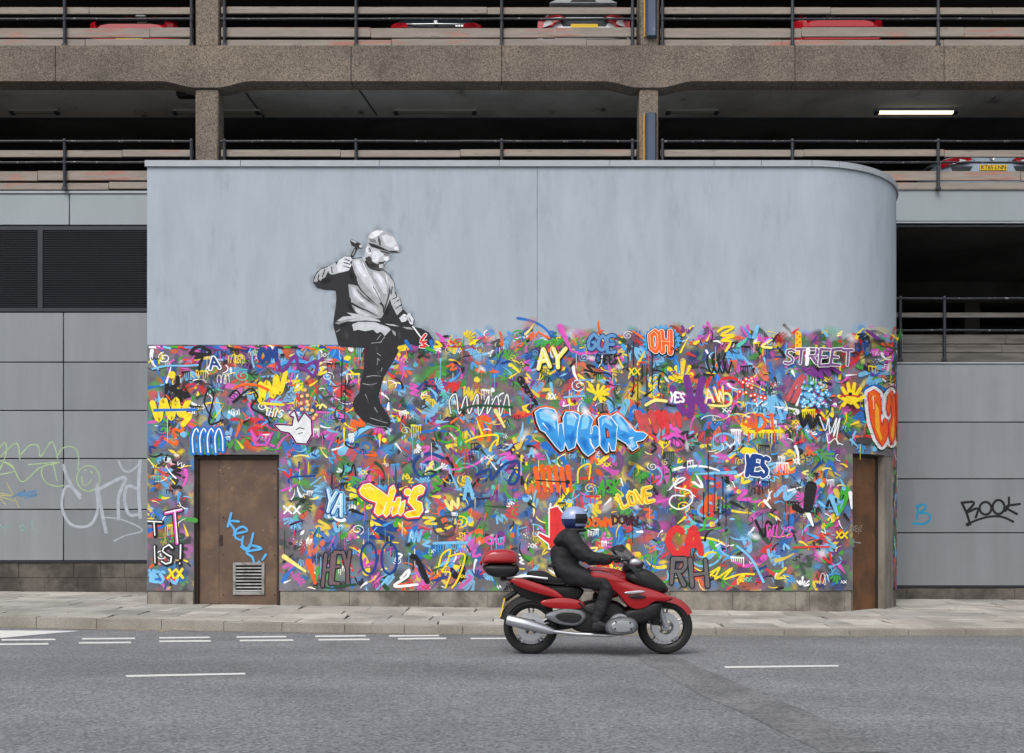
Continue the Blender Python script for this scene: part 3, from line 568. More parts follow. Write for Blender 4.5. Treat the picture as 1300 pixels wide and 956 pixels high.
# ------------------------------------------------------------------ spray paint: flat marks, each layer a fraction of a millimetre proud of the last
class Paint:
    occ = {}
    STEP = .00006
    def __init__(s, mapper, key, x0=-50, y0=180, w=1400, h=640, cell=3, zone=None):
        s.map = mapper; s.key = key; s.cell = cell; s.x0 = x0; s.y0 = y0; s.v = []; s.f = []; s.c = []; s.zone = zone
    def layer(s, pts, r):
        """one more than the highest layer under the mark's cells"""
        occ = Paint.occ.setdefault(s.key, {}); cells = set()
        for (x, y) in pts:
            k = int(math.ceil(r/s.cell)); cx, cy = int(x//s.cell), int(y//s.cell)
            for i in range(-k-1, k+2):
                for j in range(-k-1, k+2): cells.add((cx+i, cy+j))
        L = 1+max((occ.get(c, 0) for c in cells), default=0)
        for c in cells: occ[c] = L
        return L
    marks = None
    def begin(s):
        if s.marks is not None: s.marks.append((len(s.v), len(s.f)))
    def clip(s, x, y): return s.zone(x, y) if s.zone else (x, y)
    def _emit(s, pts, faces, col, L, extra=None):
        o = len(s.v)
        for i, (x, y) in enumerate(pts):
            x, y = s.clip(x, y); s.v.append(s.map(x, y, .0013+L*s.STEP+(extra[i] if extra else 0)))
        for f in faces: s.f.append(tuple(o+i for i in f)); s.c.append(col)
    def cap(s, a, b, w0, w1, col, L=None, n=4):
        """straight mark with round ends"""
        s.begin()
        (ax, ay), (bx, by) = a, b; dx, dy = bx-ax, by-ay; ln = math.hypot(dx, dy) or 1e-6; t = math.atan2(dy, dx)
        if L is None:
            m = max(1, int(ln/s.cell)); L = s.layer([(ax+dx*i/m, ay+dy*i/m) for i in range(m+1)], max(w0, w1)/2)
        P = [(bx+math.cos(t-math.pi/2+math.pi*k/n)*w1/2, by+math.sin(t-math.pi/2+math.pi*k/n)*w1/2) for k in range(n+1)]
        P += [(ax+math.cos(t+math.pi/2+math.pi*k/n)*w0/2, ay+math.sin(t+math.pi/2+math.pi*k/n)*w0/2) for k in range(n+1)]
        if max(ax, bx) > 1015 and ln > 6:    # round the curve: split along the mark
            m = max(2, int(ln/5)); Q = []
            for k in range(m+1):
                e = k/m; w = w0+(w1-w0)*e; Q += [(ax+dx*e-math.sin(t)*w/2, ay+dy*e+math.cos(t)*w/2), (ax+dx*e+math.sin(t)*w/2, ay+dy*e-math.cos(t)*w/2)]
            s._emit(Q, [(2*k, 2*k+1, 2*k+3, 2*k+2) for k in range(m)], col, L)
            h = n+1; s._emit(P[:h], [tuple(range(h))], col, L); s._emit(P[h:], [tuple(range(h))], col, L); return L
        s._emit(P, [tuple(range(len(P)))], col, L); return L
    def line(s, pts, w, col, taper=0, smooth=True, closed=False):
        """ribbon through points"""
        s.begin()
        if len(pts) < 2: return
        if smooth and len(pts) > 2:
            Q = []; n = len(pts)
            for i in range(n-1 if not closed else n):
                p0, p1, p2, p3 = (pts[(i-1) % n] if closed or i > 0 else pts[0]), pts[i], pts[(i+1) % n], (pts[(i+2) % n] if closed or i+2 < n else pts[-1])
                m = max(2, min(8, int(math.hypot(p2[0]-p1[0], p2[1]-p1[1])/3)))
                for k in range(m):
                    t = k/m; Q.append(tuple(.5*((2*p1[j])+(-p0[j]+p2[j])*t+(2*p0[j]-5*p1[j]+4*p2[j]-p3[j])*t*t+(-p0[j]+3*p1[j]-3*p2[j]+p3[j])*t**3) for j in (0, 1)))
            Q.append(pts[0] if closed else pts[-1])
        else: Q = list(pts)
        L = s.layer(Q, w/2); n = len(Q); V = []; E = []
        for i, (x, y) in enumerate(Q):
            a, b = Q[max(i-1, 0)], Q[min(i+1, n-1)]; dx, dy = b[0]-a[0], b[1]-a[1]; l = math.hypot(dx, dy) or 1e-6; nx, ny = -dy/l, dx/l
            e = i/(n-1); ww = w*(1-taper*e)/2; V += [(x+nx*ww, y+ny*ww), (x-nx*ww, y-ny*ww)]; E += [e*.00004]*2
        s._emit(V, [(2*i, 2*i+1, 2*i+3, 2*i+2) for i in range(n-1)], col, L, E)
        for (x, y), r, e in ((Q[0], w/2, 0), (Q[-1], w*(1-taper)/2, .00004)):
            if r > .8: s._emit([(x+r*math.cos(k*math.pi/4), y+r*math.sin(k*math.pi/4)) for k in range(8)], [tuple(range(8))], col, L, [e+.00001]*8)
        return L
    def poly(s, pts, col, L=None):
        xs = [p[0] for p in pts]; ys = [p[1] for p in pts]
        if L is None:
            g = [(x, y) for x in frange(min(xs), max(xs), s.cell) for y in frange(min(ys), max(ys), s.cell) if inside(pts, x, y)]+list(pts)
            L = s.layer(g, s.cell)
        tri = [tuple(t) for t in tessellate_polygon([[Vector((x, y, 0)) for x, y in pts]])]; V = list(pts)
        if max(xs) > 1015:
            for _ in range(4):
                nt_ = []
                for t in tri:
                    e = max(range(3), key=lambda k: abs(V[t[k]][0]-V[t[(k+1) % 3]][0])+.3*abs(V[t[k]][1]-V[t[(k+1) % 3]][1])); a, b, c = t[e], t[(e+1) % 3], t[(e+2) % 3]
                    if abs(V[a][0]-V[b][0]) < 4: nt_.append(t); continue
                    V.append(((V[a][0]+V[b][0])/2, (V[a][1]+V[b][1])/2)); k = len(V)-1; nt_ += [(a, k, c), (k, b, c)]
                tri = nt_
        s._emit(V, tri, col, L); return L
    def edge(s, pts, w, col, dx=0, dy=0, closed=True):
        n = len(pts)
        for i in range(n if closed else n-1):
            a, b = pts[i], pts[(i+1) % n]; s.cap((a[0]+dx, a[1]+dy), (b[0]+dx, b[1]+dy), w, w, col)
    def dot(s, x, y, r, col, n=8, sq=1):
        s.begin()
        L = s.layer([(x, y)], r); s._emit([(x+r*math.cos(k*2*math.pi/n), y+sq*r*math.sin(k*2*math.pi/n)) for k in range(n)], [tuple(range(n))], col, L)
    def soft(s, x, y, r, col, a=.85, sq=1.0, ang=0.0, core=.45, n=12):
        """soft spray: solid in the middle, nothing at the rim"""
        L = s.layer([(x, y)], r*.8); ca, sa = math.cos(ang), math.sin(ang); P = [(x, y)]
        for q in (core, .75, 1.0):
            for k in range(n): u, v = r*q*math.cos(k*2*math.pi/n), r*q*sq*math.sin(k*2*math.pi/n); P.append((x+u*ca-v*sa, y+u*sa+v*ca))
        A = [a]+[a]*n+[a*.35]*n+[0]*n; F_ = [(0, 1+k, 1+(k+1) % n) for k in range(n)]
        for q in (0, 1):
            F_ += [(1+q*n+k, 1+(q+1)*n+k, 1+(q+1)*n+(k+1) % n, 1+q*n+(k+1) % n) for k in range(n)]
        o = len(s.v)
        for X_, Y_ in P: X_, Y_ = s.clip(X_, Y_); s.v.append(s.map(X_, Y_, .0013+L*s.STEP))
        for f in F_: s.f.append(tuple(o+i for i in f)); s.c.append((*col, [A[i] for i in f]))
    mat_key = 'paint'
    def build(s, name, parent, label=None, kind=None):
        me = bpy.data.meshes.new(name); me.from_pydata(s.v, [], s.f); ca = me.color_attributes.new('paint', 'FLOAT_COLOR', 'CORNER'); k = 0; buf = []
        for p, c in zip(me.polygons, s.c):
            if len(c) > 3:
                for a in c[3]: buf += [c[0], c[1], c[2], a]
            else: buf += [c[0], c[1], c[2], 1.0]*p.loop_total
        ca.data.foreach_set('color', buf); me.materials.append(M[s.mat_key]); o = bpy.data.objects.new(name, me); S.collection.objects.link(o); o.parent = parent
        if label: o['label'] = label
        if kind: o['kind'] = kind
        return o
def tag(q, parent, label=None):
    """a sprayed tag: every stroke of the can is a piece of its own"""
    if label: e = bpy.data.objects.new('spray_tag', None); S.collection.objects.link(e); e.parent = parent; e['label'] = label; parent = e
    V, Fc, Cc = q.v, q.f, q.c; ends = q.marks[1:]+[(len(V), len(Fc))]
    for (v0, f0), (v1, f1) in zip(q.marks, ends):
        q.v, q.f, q.c = V[v0:v1], [tuple(i-v0 for i in f) for f in Fc[f0:f1]], Cc[f0:f1]
        if q.f: q.build('sprayed_stroke', parent)
def frange(a, b, st):
    while a <= b: yield a; a += st
def inside(P, x, y):
    r = False; j = len(P)-1
    for i in range(len(P)):
        if (P[i][1] > y) != (P[j][1] > y) and x < (P[j][0]-P[i][0])*(y-P[i][1])/(P[j][1]-P[i][1])+P[i][0]: r = not r
        j = i
    return r
def lifted(u, o): return .001+(o-.001)*(1+4*min(1, max(0, (u-XC+.05)/.1)))      # thicker build-up round the curve, where flat pieces bridge it
def wall_map(x, y, o): u, z = pix_uz(x, y); return wpt(u, z, lifted(u, o))
def field_map(x, y, o):      # like wall_map, but unrolled beyond the narrow door where the wall turns away
    if x <= 1133: return wall_map(x, y, o)
    u = pix_uz(1133, 600)[0]+(x-1133)/80; return wpt(u, EYE+(HORIZON-y)*16.8/F, lifted(u, o))
def flat_map(D): return lambda x, y, o: (pX(x, D), D-o, pZ(y, D))
K = dict(blue=(24, 112, 196), dblue=(22, 62, 134), lblue=(120, 190, 232), pink=(216, 84, 184), purple=(112, 48, 132), green=(62, 164, 50), dgreen=(36, 74, 48), yellow=(246, 216, 40), orange=(238, 98, 30), red=(216, 48, 52), black=(24, 24, 28), white=(240, 242, 244), grey=(124, 120, 122), maroon=(92, 34, 58), lyellow=(240, 228, 130), teal=(84, 190, 170), brown=(150, 92, 64), dgrey=(74, 72, 76), sky=(70, 160, 225))
K = {k: lin(v) for k, v in K.items()}
def tone(c, j=.12):
    f = 1+rng.uniform(-j, j); return tuple(min(1, max(0, v*f)) for v in c)
def dull(c, k): g = K['grey']; return tuple(c[i]*(1-k)+g[i]*k for i in range(3))
# stroke alphabet, unit box, y up
G = {
'A': [[(0, 0), (.5, 1), (1, 0)], [(.2, .38), (.8, .38)]], 'B': [[(0, 0), (0, 1), (.7, .95), (.8, .7), (.6, .52), (0, .5)], [(.6, .52), (.95, .35), (.8, .04), (0, 0)]], 'C': [[(1, .85), (.6, 1), (.15, .8), (0, .5), (.15, .2), (.6, 0), (1, .15)]],
'D': [[(0, 0), (0, 1), (.6, .92), (1, .5), (.6, .08), (0, 0)]], 'E': [[(1, 1), (0, 1), (0, 0), (1, 0)], [(0, .52), (.75, .52)]], 'G': [[(1, .85), (.6, 1), (.15, .8), (0, .5), (.15, .15), (.6, 0), (1, .2), (1, .48), (.6, .48)]], 'H': [[(0, 0), (0, 1)], [(1, 0), (1, 1)], [(0, .5), (1, .5)]],
'I': [[(.5, 0), (.5, 1)]], 'K': [[(0, 0), (0, 1)], [(1, 1), (0, .45), (1, 0)]], 'L': [[(0, 1), (0, 0), (.9, 0)]], 'M': [[(0, 0), (.1, 1), (.5, .3), (.9, 1), (1, 0)]], 'N': [[(0, 0), (0, 1), (1, 0), (1, 1)]], 'O': [[(.5, 1), (.1, .8), (0, .5), (.1, .2), (.5, 0), (.9, .2), (1, .5), (.9, .8), (.5, 1)]],
'P': [[(0, 0), (0, 1), (.8, .95), (.95, .7), (.8, .48), (0, .45)]], 'R': [[(0, 0), (0, 1), (.8, .95), (.9, .72), (.7, .52), (0, .48)], [(.4, .48), (1, 0)]], 'S': [[(1, .88), (.6, 1), (.15, .9), (.1, .65), (.5, .52), (.9, .35), (.85, .1), (.4, 0), (0, .12)]],
'T': [[(0, 1), (1, 1)], [(.5, 1), (.5, 0)]], 'U': [[(0, 1), (.05, .3), (.3, 0), (.7, 0), (.95, .3), (1, 1)]], 'V': [[(0, 1), (.5, 0), (1, 1)]], 'W': [[(0, 1), (.25, 0), (.5, .7), (.75, 0), (1, 1)]], 'X': [[(0, 0), (1, 1)], [(0, 1), (1, 0)]], 'Y': [[(0, 1), (.5, .5), (1, 1)], [(.5, .5), (.5, 0)]], 'Z': [[(0, 1), (1, 1), (0, 0), (1, 0)]],
'!': [[(.5, 1), (.5, .35)], [(.5, .06), (.5, .05)]], '.': [[(.2, .03), (.2, .02)]], 'e': [[(.05, .4), (.95, .45), (.8, .75), (.4, .8), (.05, .5), (.1, .1), (.5, 0), (.95, .15)]], 'y': [[(0, .8), (.4, .1)], [(1, .8), (.3, -.4)]], 'z': [[(0, .75), (1, .75), (0, 0), (1, 0)]], 'k': [[(0, 0), (0, 1)], [(.9, .7), (0, .35), (1, 0)]], 'i': [[(.5, 0), (.5, .6)], [(.5, .88), (.5, .87)]], '/': [[(0, 0), (1, 1)]], 'u': [[(0, .75), (.1, .1), (.6, 0), (.95, .3)], [(1, .8), (1, 0)]],
'd': [[(.9, 1.1), (.9, 0)], [(.9, .6), (.5, .7), (.1, .5), (.05, .2), (.4, 0), (.9, .2)]]}
def word(p, txt, x, y, w, h, passes, rot=0, slant=0, gap=.28, jit=.05, smooth=False):
    """passes: list of (stroke width px, colour, dx, dy); x,y = lower left corner"""
    n = len(txt); cw = w/(n+gap*(n-1)); ca, sa = math.cos(math.radians(rot)), math.sin(math.radians(rot)); paths = []
    for i, ch in enumerate(txt):
        if ch == ' ': continue
        jy = rng.uniform(-jit, jit)*h; js = 1+rng.uniform(-jit, jit)*1.6; narrow = .4 if ch in 'I!.i' else 1; la = rng.uniform(-1, 1)*jit*2.2; lc, ls = math.cos(la), math.sin(la)
        for st in G[ch]:
            Q = []
            for a, b in st:
                a += rng.uniform(-.07, .07); b += rng.uniform(-.05, .05)
                u, v = (((a-.5)*narrow)*cw, (b-.5)*h*js); u, v = u*lc-v*ls, u*ls+v*lc
                X = i*cw*(1+gap)+cw/2+u+slant*b*h; Y = -(v+h/2+jy); Q.append((x+X*ca-Y*sa, y+X*sa+Y*ca))
            paths.append((Q, [rng.uniform(.78, 1.2) for _ in Q]))
    for (sw, col, dx, dy) in passes:
        base = passes[0][0]-sw
        for Q, wv in paths:
            if smooth and len(Q) > 2: p.line([(a+dx, b+dy) for a, b in Q], sw, col); continue
            for k in range(len(Q)-1):
                a, b = Q[k], Q[k+1]; core = passes[-1][0] if len(passes) > 1 else sw
                p.cap((a[0]+dx, a[1]+dy), (b[0]+dx, b[1]+dy), max(.4, sw+core*(wv[k]-1)), max(.4, sw+core*(wv[k+1]-1)), col)
# ---- the field of marks
DOORS = [(243, 574, 357, 770), (1079, 573, 1135, 770)]
def zone(x, y): return (max(187.3, x), max(437.9, min(749.6, y)) if x < 470 else min(749.6, y))
def top(x):
    if x < 520: return 438
    return 436-11*min(1, (x-520)/120)+4*math.sin(x*.13)+3*math.sin(x*.41)
gp = Paint(field_map, 'wall', zone=zone); sp_ = Paint(field_map, 'wall', zone=zone); sp_.mat_key = 'spray'
# painted ground colour of the mural
wb_ = MB(); U2B = pix_uz(1131, 600)[0]
U = sorted([UL+.002+(XC-UL)*i/90 for i in range(91)]+[XC+.03*i for i in range(1, int((UE+.3-XC)/.03))]+[D1[0]-.001, D1[1]+.001, D2[0]-.001, DJ[1]+.001])
def ztop(u): x = 650+u*F/DW; return pZ(437.6, DW) if x < 520 else (pZ(top(x)+4, DW) if u < XC else pZ(434+3*math.sin(u*9)+2*math.sin(u*23), DW)+(u-XC)*.08)
for a, c in zip(U, U[1:]):
    m_ = (a+c)/2; z0 = D1[2] if D1[0] < m_ < D1[1] else D2[2] if D2[0] < m_ < DJ[1] else ZB+.002
    wb_.add([wpt(a, z0, .001), wpt(c, z0, .001), wpt(c, ztop(c), .001), wpt(a, ztop(a), .001)], [(0, 1, 2, 3)])
wb_.build('mural_ground', M['wash'], wall)
def ok(x, y, r):
    for x0, y0, x1, y1 in DOORS:
        if x0-r < x < x1+r and y > y0-r: return False
    return 188+r*.5 < x < 1196 and top(x)+r*.6-3 < y < 750-r*.6
def pick(r, tries=20):
    for _ in range(tries):
        x, y = rng.uniform(188, 1196), rng.uniform(420, 749)
        if ok(x, y, r): return x, y
    return None
main = ['blue', 'blue', 'dblue', 'lblue', 'pink', 'pink', 'purple', 'purple', 'green', 'green', 'dgreen', 'yellow', 'orange', 'red', 'red', 'black', 'maroon', 'dgrey']
crisp = ['white', 'white', 'black', 'black', 'yellow', 'yellow', 'lblue', 'lblue', 'blue', 'orange', 'red', 'pink', 'green', 'dgreen', 'sky', 'dblue', 'purple', 'lyellow', 'teal']
R2 = rng.uniform
def scribble(x, y, w, h, sw, col, ang):
    n = max(3, int(h/(sw*.8))); ca, sa = math.cos(ang), math.sin(ang); Q = []
    for i in range(n):
        a = (w/2)*(1 if i % 2 else -1)*R2(.7, 1.1); b = -h/2+h*i/(n-1); Q.append((x+a*ca-b*sa, y+a*sa+b*ca))
    gp.line(Q, sw, col)
def comet(x, y, l, w, col, ang, w1=.12):
    gp.cap((x-math.cos(ang)*l/2, y-math.sin(ang)*l/2), (x+math.cos(ang)*l/2, y+math.sin(ang)*l/2), w, w*w1, col)
def speckle(x, y, r, n, col):
    for _ in range(n):
        a, q = R2(0, 6.283), r*abs(rng.gauss(0, .5)); X_, Y_ = x+q*math.cos(a), y+q*math.sin(a)
        if ok(X_, Y_, 1): gp.dot(X_, Y_, R2(.25, .7), col, 5)
def mark(kind, x, y, col, s=1.0):
    ang = R2(0, 6.283)
    if kind == 'patch': scribble(x, y, R2(8, 20)*s, R2(8, 20)*s, R2(3, 6)*s, col, ang)
    elif kind == 'comet': comet(x, y, R2(10, 30)*s, R2(2.5, 7)*s, col, ang, R2(.1, .5))
    elif kind == 'brush':
        l = R2(12, 34)*s; bend = R2(-.5, .5); w = R2(2.5, 7)*s; ca, sa = math.cos(ang), math.sin(ang)
        gp.line([(x+a*ca-b_*sa, y+a*sa+b_*ca) for a, b_ in ((-l/2, 0), (-l/5, bend*l*.35), (l/5, bend*l*.35), (l/2, -bend*l*.1))], w, col, R2(.6, .95))
    elif kind == 'spray':
        sp_.soft(x, y, R2(7, 18)*s, col, R2(.3, .8), R2(.3, .7), ang, R2(.15, .5))
    elif kind == 'slab': comet(x, y, R2(8, 26)*s, R2(3, 6)*s, col, rng.choice((0, .6, -.6, 1.57, 2.2))+R2(-.2, .2), 1)
    elif kind == 'fan':
        a0 = R2(0, 6.283); n = rng.randint(4, 7)
        for k in range(n):
            a = a0+k*.38; l = R2(8, 17)*s; gp.cap((x+math.cos(a)*3, y+math.sin(a)*3), (x+math.cos(a)*l, y+math.sin(a)*l), 1.2*s, R2(2.5, 4.5)*s, col)
    elif kind == 'xx':
        for dx in (0, 7.5*s):
            t = R2(-.2, .2); r = 4.6*s
            for a in (.8, 2.35): gp.cap((x+dx+math.cos(a+t)*r, y+math.sin(a+t)*r), (x+dx-math.cos(a+t)*r, y-math.sin(a+t)*r), 1.9*s, 1.7*s, col)
    elif kind == 'zig':
        n = rng.randint(3, 6); w = R2(2.5, 5)*s; h = R2(5, 12)*s; t_ = R2(-.9, .9); ca, sa = math.cos(t_), math.sin(t_); Hs = [h*R2(.25, .75)*(1 if i % 2 else -1) for i in range(n)]; Ws = [i*w+R2(-1.5, 1.5)*s for i in range(n)]
        gp.line([(x+a_*ca-b_*sa, y+a_*sa+b_*ca) for a_, b_ in zip(Ws, Hs)], R2(1.3, 2.4)*s, col, smooth=True)
    elif kind == 'arc':
        r = R2(8, 26)*s; a0 = ang; da = R2(1, 2.4); gp.line([(x+r*math.cos(a0+da*k/6), y+.6*r*math.sin(a0+da*k/6)) for k in range(7)], R2(1, 3)*s, col, R2(0, .7))
    elif kind == 'loop':
        n = rng.randint(2, 4); Q = []; X_ = x
        for i in range(n):
            w = R2(5, 12)*s; h = R2(7, 20)*s
            for k in range(5): a = math.pi*k/4; Q.append((X_+w*.5-w*.5*math.cos(a)+R2(-.6, .6), y+h*.4-h*math.sin(a)+R2(-1, 1)))
            X_ += w*R2(.6, .95)
        gp.line(Q, R2(1, 1.8)*s, col)
    elif kind == 'drip':
        n = rng.randint(3, 7); w = R2(10, 24)*s
        gp.cap((x-w/2, y), (x+w/2, y+R2(-2, 2)), R2(2.5, 4.5)*s, R2(2, 4)*s, col)
        for k in range(n): X_ = x-w/2+w*k/(n-1); gp.cap((X_, y), (X_+R2(-.3, .3), y+R2(6, 22)*s), 1.2, .7, col)
    elif kind == 'dots':
        for i in range(3):
            for j in range(rng.randint(2, 4)): gp.dot(x+i*5*s+R2(-1, 1), y+j*5*s+R2(-1, 1), R2(1.4, 2.3)*s, col)
    elif kind == 'swirl': gp.line([(x+(2+k*.9)*s*math.cos(k*.8+ang), y+(2+k*.9)*s*.8*math.sin(k*.8+ang)) for k in range(13)], R2(1.1, 2.2)*s, col)
    elif kind == 'crown':
        w, h = R2(12, 20)*s, R2(8, 12)*s; gp.line([(x-w/2, y-h*.3), (x-w*.4, y+h/2), (x+w*.4, y+h/2), (x+w/2, y-h*.3), (x+w*.25, y+h*.1), (x, y-h/2), (x-w*.25, y+h*.1), (x-w/2, y-h*.3)], 1.8*s, col, smooth=False)
    elif kind == 'leaf':
        l, w = R2(9, 18)*s, R2(3, 6)*s; ca, sa = math.cos(ang), math.sin(ang)
        gp.poly([(x+a*ca-b_*sa, y+a*sa+b_*ca) for a, b_ in ((-l*.5, 0), (-l*.2, w*.5), (l*.1, w*.45), (l*.5, w*.05), (l*.3, -w*.2), (0, -w*.5), (-l*.35, -w*.3))], col)
    elif kind == 'blot':
        r = R2(3, 7)*s; gp.poly([(x+r*R2(.75, 1.2)*math.cos(k*.7), y+r*R2(.75, 1.2)*math.sin(k*.7)) for k in range(9)], col)
def fade(y): return min(.45, max(.0, .08+(y-560)/190*.3))       # thinner paint towards the foot of the wall
def lift(y): return 1.0 if y < 560 else max(.62, 1-(y-560)/420)      # fewer marks towards the foot of the wall
def scatter(n, r, kinds, cols, d0, d1, s0, s1, jt=.1):
    for _ in range(n):
        p_ = pick(r)
        if p_ and R2(0, 1) < lift(p_[1]): mark(rng.choice(kinds), *p_, dull(tone(K[rng.choice(cols)], jt), R2(d0, d1)), R2(s0, s1))
main = ['blue', 'blue', 'blue', 'dblue', 'lblue', 'lblue', 'pink', 'pink', 'purple', 'green', 'green', 'green', 'dgreen', 'yellow', 'yellow', 'orange', 'orange', 'red', 'red', 'black', 'sky', 'dgrey']
scatter(420, 10, ('spray',), main, .1, .45, .9, 1.7)
scatter(420, 9, ('patch', 'patch', 'fan', 'brush', 'spray'), main, .05, .4, .9, 1.4)
scatter(260, 9, ('spray',), main, 0, .2, .5, 1.1)
scatter(620, 8, ('patch', 'patch', 'comet', 'brush', 'brush', 'fan', 'leaf', 'spray'), main, 0, .2, .7, 1.15)
for _ in range(70):
    p_ = pick(16)
    if p_: mark(rng.choice(('brush', 'patch', 'fan', 'zig', 'swirl', 'arc', 'brush')), *p_, tone(K[rng.choice(main+['white', 'yellow', 'lblue', 'black'])]), R2(1.3, 2.2))
scatter(1100, 6, ('comet', 'brush', 'brush', 'brush', 'fan', 'arc', 'leaf', 'patch', 'spray', 'blot'), main+crisp, 0, .15, .42, .85)
scatter(950, 5, ('xx', 'zig', 'arc', 'arc', 'brush', 'brush', 'drip', 'swirl', 'patch', 'comet', 'comet', 'brush', 'fan', 'leaf', 'spray'), crisp, 0, .06, .34, .85, .06)
scatter(620, 4, ('zig', 'arc', 'arc', 'comet', 'brush', 'drip', 'loop', 'brush', 'brush', 'leaf'), ['white', 'black', 'black', 'white', 'lblue', 'yellow', 'dgreen', 'black'], 0, .05, .3, .75, .04)
scatter(150, 6, ('spray',), ['white', 'white', 'lblue', 'lyellow', 'black', 'pink'], 0, .1, .3, .6)
for _ in range(110):
    p_ = pick(8)
    if p_: speckle(*p_, R2(4, 11), 24, K[rng.choice(('white', 'yellow', 'black', 'lblue', 'pink', 'white', 'dgrey'))])
for _ in range(330):                                   # thin runs of paint
    p_ = pick(4)
    if p_ and p_[1] < 715: gp.cap(p_, (p_[0]+R2(-.4, .4), p_[1]+R2(6, 30)), R2(.7, 1.2), .5, dull(tone(K[rng.choice(main+crisp)]), R2(0, .4)))
for x in range(522, 1190, 5):                          # ragged upper edge: sprays and strokes that run up onto the bare grey
    y = top(x)+R2(-5, 7); c = tone(K[rng.choice(main+crisp)]); f = R2(0, 1)
    if f < .3: sp_.soft(x, y-R2(-2, 5), R2(8, 16), tone(K[rng.choice(('lblue', 'pink', 'yellow', 'teal', 'sky', 'orange', 'white', 'green', 'red'))]), R2(.25, .6), R2(.4, .8), R2(-.9, .9), .1)
    elif f < .55: a = -1.57+R2(-1.3, 1.3); l = R2(5, 18); gp.line([(x, y+5), (x+math.cos(a)*l*.5+R2(-2, 2), y+5+math.sin(a)*l*.5), (x+math.cos(a)*l, y+5+math.sin(a)*l)], R2(2, 6), c, R2(.3, .9))
    else: mark(rng.choice(('zig', 'brush', 'swirl', 'arc', 'patch', 'patch', 'leaf', 'xx', 'fan')), x, y+3, c, R2(.5, .85))
for x in range(190, 425, 9):
    c = tone(K[rng.choice(main+crisp)]); gp.cap((x, 440+R2(0, 1)), (x+R2(6, 16), 440.5+R2(0, 4)), 2.4, 3, c)
# ---- larger marks of the field
Bk, Wh = K['black'], K['white']
def Z(o, s, pts): return [(o[0]+x/s, o[1]+y/s) for x, y in pts]
z1 = lambda P_: Z((180, 400), 5.033, P_); z2 = lambda P_: Z((350, 560), 4.78, P_); z5 = lambda P_: Z((560, 400), 4.78, P_); z6 = lambda P_: Z((780, 400), 5.03, P_); z7 = lambda P_: Z((950, 400), 5.03, P_); z8 = lambda P_: Z((850, 570), 5.03, P_); z9 = lambda P_: Z((570, 570), 4.643, P_)
gp.line(z1([(70, 560), (110, 670), (140, 545), (190, 660), (220, 540), (250, 640), (300, 545), (260, 640), (310, 640), (265, 700)]), 7, K['yellow']); gp.cap((196, 521), (250, 520), 3.6, 3.2, K['blue'])
gp.line(z1([(310, 245), (340, 210), (390, 205), (440, 250), (310, 245)]), 4.2, Bk); gp.line(z1([(345, 275), (390, 270), (370, 310), (368, 350)]), 3.6, Bk)
gp.line(z1([(230, 400), (225, 450), (180, 470), (250, 495), (295, 510), (240, 520)]), 5.6, Bk); gp.dot(218.5, 476, 5, K['yellow'])
gp.line(z1([(760, 440), (770, 540), (800, 430), (840, 520), (860, 390), (880, 500), (920, 370)]), 6.5, K['yellow']); gp.cap((331, 512), (360, 514), 3, 3.4, K['yellow'])
gp.line(z1([(595, 465), (650, 445), (740, 450), (810, 480)]), 3.4, K['orange']); gp.line(z1([(870, 330), (930, 300), (1040, 300), (1130, 350)]), 4, K['sky'])
gp.line(z1([(70, 345), (160, 325), (280, 325), (360, 320)]), 2.4, K['lblue']); gp.line(z1([(870, 290), (900, 360), (980, 260), (1000, 330), (1050, 350), (1100, 390), (1120, 300), (1040, 330)]), 4.5, K['purple'])
gp.line(z1([(450, 660), (400, 560), (430, 470), (460, 520), (430, 690), (520, 670)]), 2, Bk); gp.line(z1([(560, 520), (600, 480), (630, 520), (580, 560), (650, 500), (700, 470), (740, 520), (700, 590), (790, 640), (820, 690)]), 2.2, Bk)
for x, y in ((1045, 480), (1025, 520), (1060, 515), (1020, 565), (1058, 555), (1025, 602), (1065, 575), (1060, 605), (1090, 612), (1115, 640), (1100, 660)):
    q = z1([(x, y)])[0]; gp.dot(*q, 2.9, K['brown'], 10); gp.dot(q[0]-.3, q[1]-.3, 2.3, lin((240, 190, 120)), 10); gp.dot(q[0]-.6, q[1]-.6, .8, K['lyellow'])
for col, w_ in ((K['pink'], 4.6), (Bk, 3.2)):          # a plain white splash shape with dark and pink edges
    gp.edge(Z((180, 400), 5.033, [(855, 705), (900, 705), (965, 710), (975, 650), (950, 640), (975, 615), (1000, 690), (1040, 630), (1080, 670), (1085, 760), (1050, 820), (990, 815), (970, 780), (945, 750), (890, 740)]), w_, col)
gp.poly(z1([(855, 705), (900, 705), (965, 710), (975, 650), (950, 640), (975, 615), (1000, 690), (1040, 630), (1080, 670), (1085, 760), (1050, 820), (990, 815), (970, 780), (945, 750), (890, 740)]), lin((222, 224, 228)))
gp.line(z1([(985, 735), (1010, 720), (1040, 730)]), 1.2, Bk); gp.line(z1([(1000, 760), (1030, 750)]), 1, Bk)
for k in range(4):
    q = z1([(330+k*48, 880), (325+k*48, 780), (350+k*48, 725), (372+k*48, 780), (375+k*48, 870)]); gp.line(q, 7, K['blue']); gp.line(q, 1.6, Wh)
gp.line(z1([(700, 740), (730, 830), (800, 830), (835, 750), (790, 800), (765, 760), (740, 800), (700, 740)]), 3.4, K['pink'], smooth=False)
for x in (434.5, 439): gp.cap((x, 450+(x-434)*6), (x-1.5, 514+(x-434)*4), 1.3, 1, Bk)
gp.dot(435.5, 534, 3, K['dblue'])
for q in ([(60, 380), (80, 560), (130, 610), (60, 500)],): pass
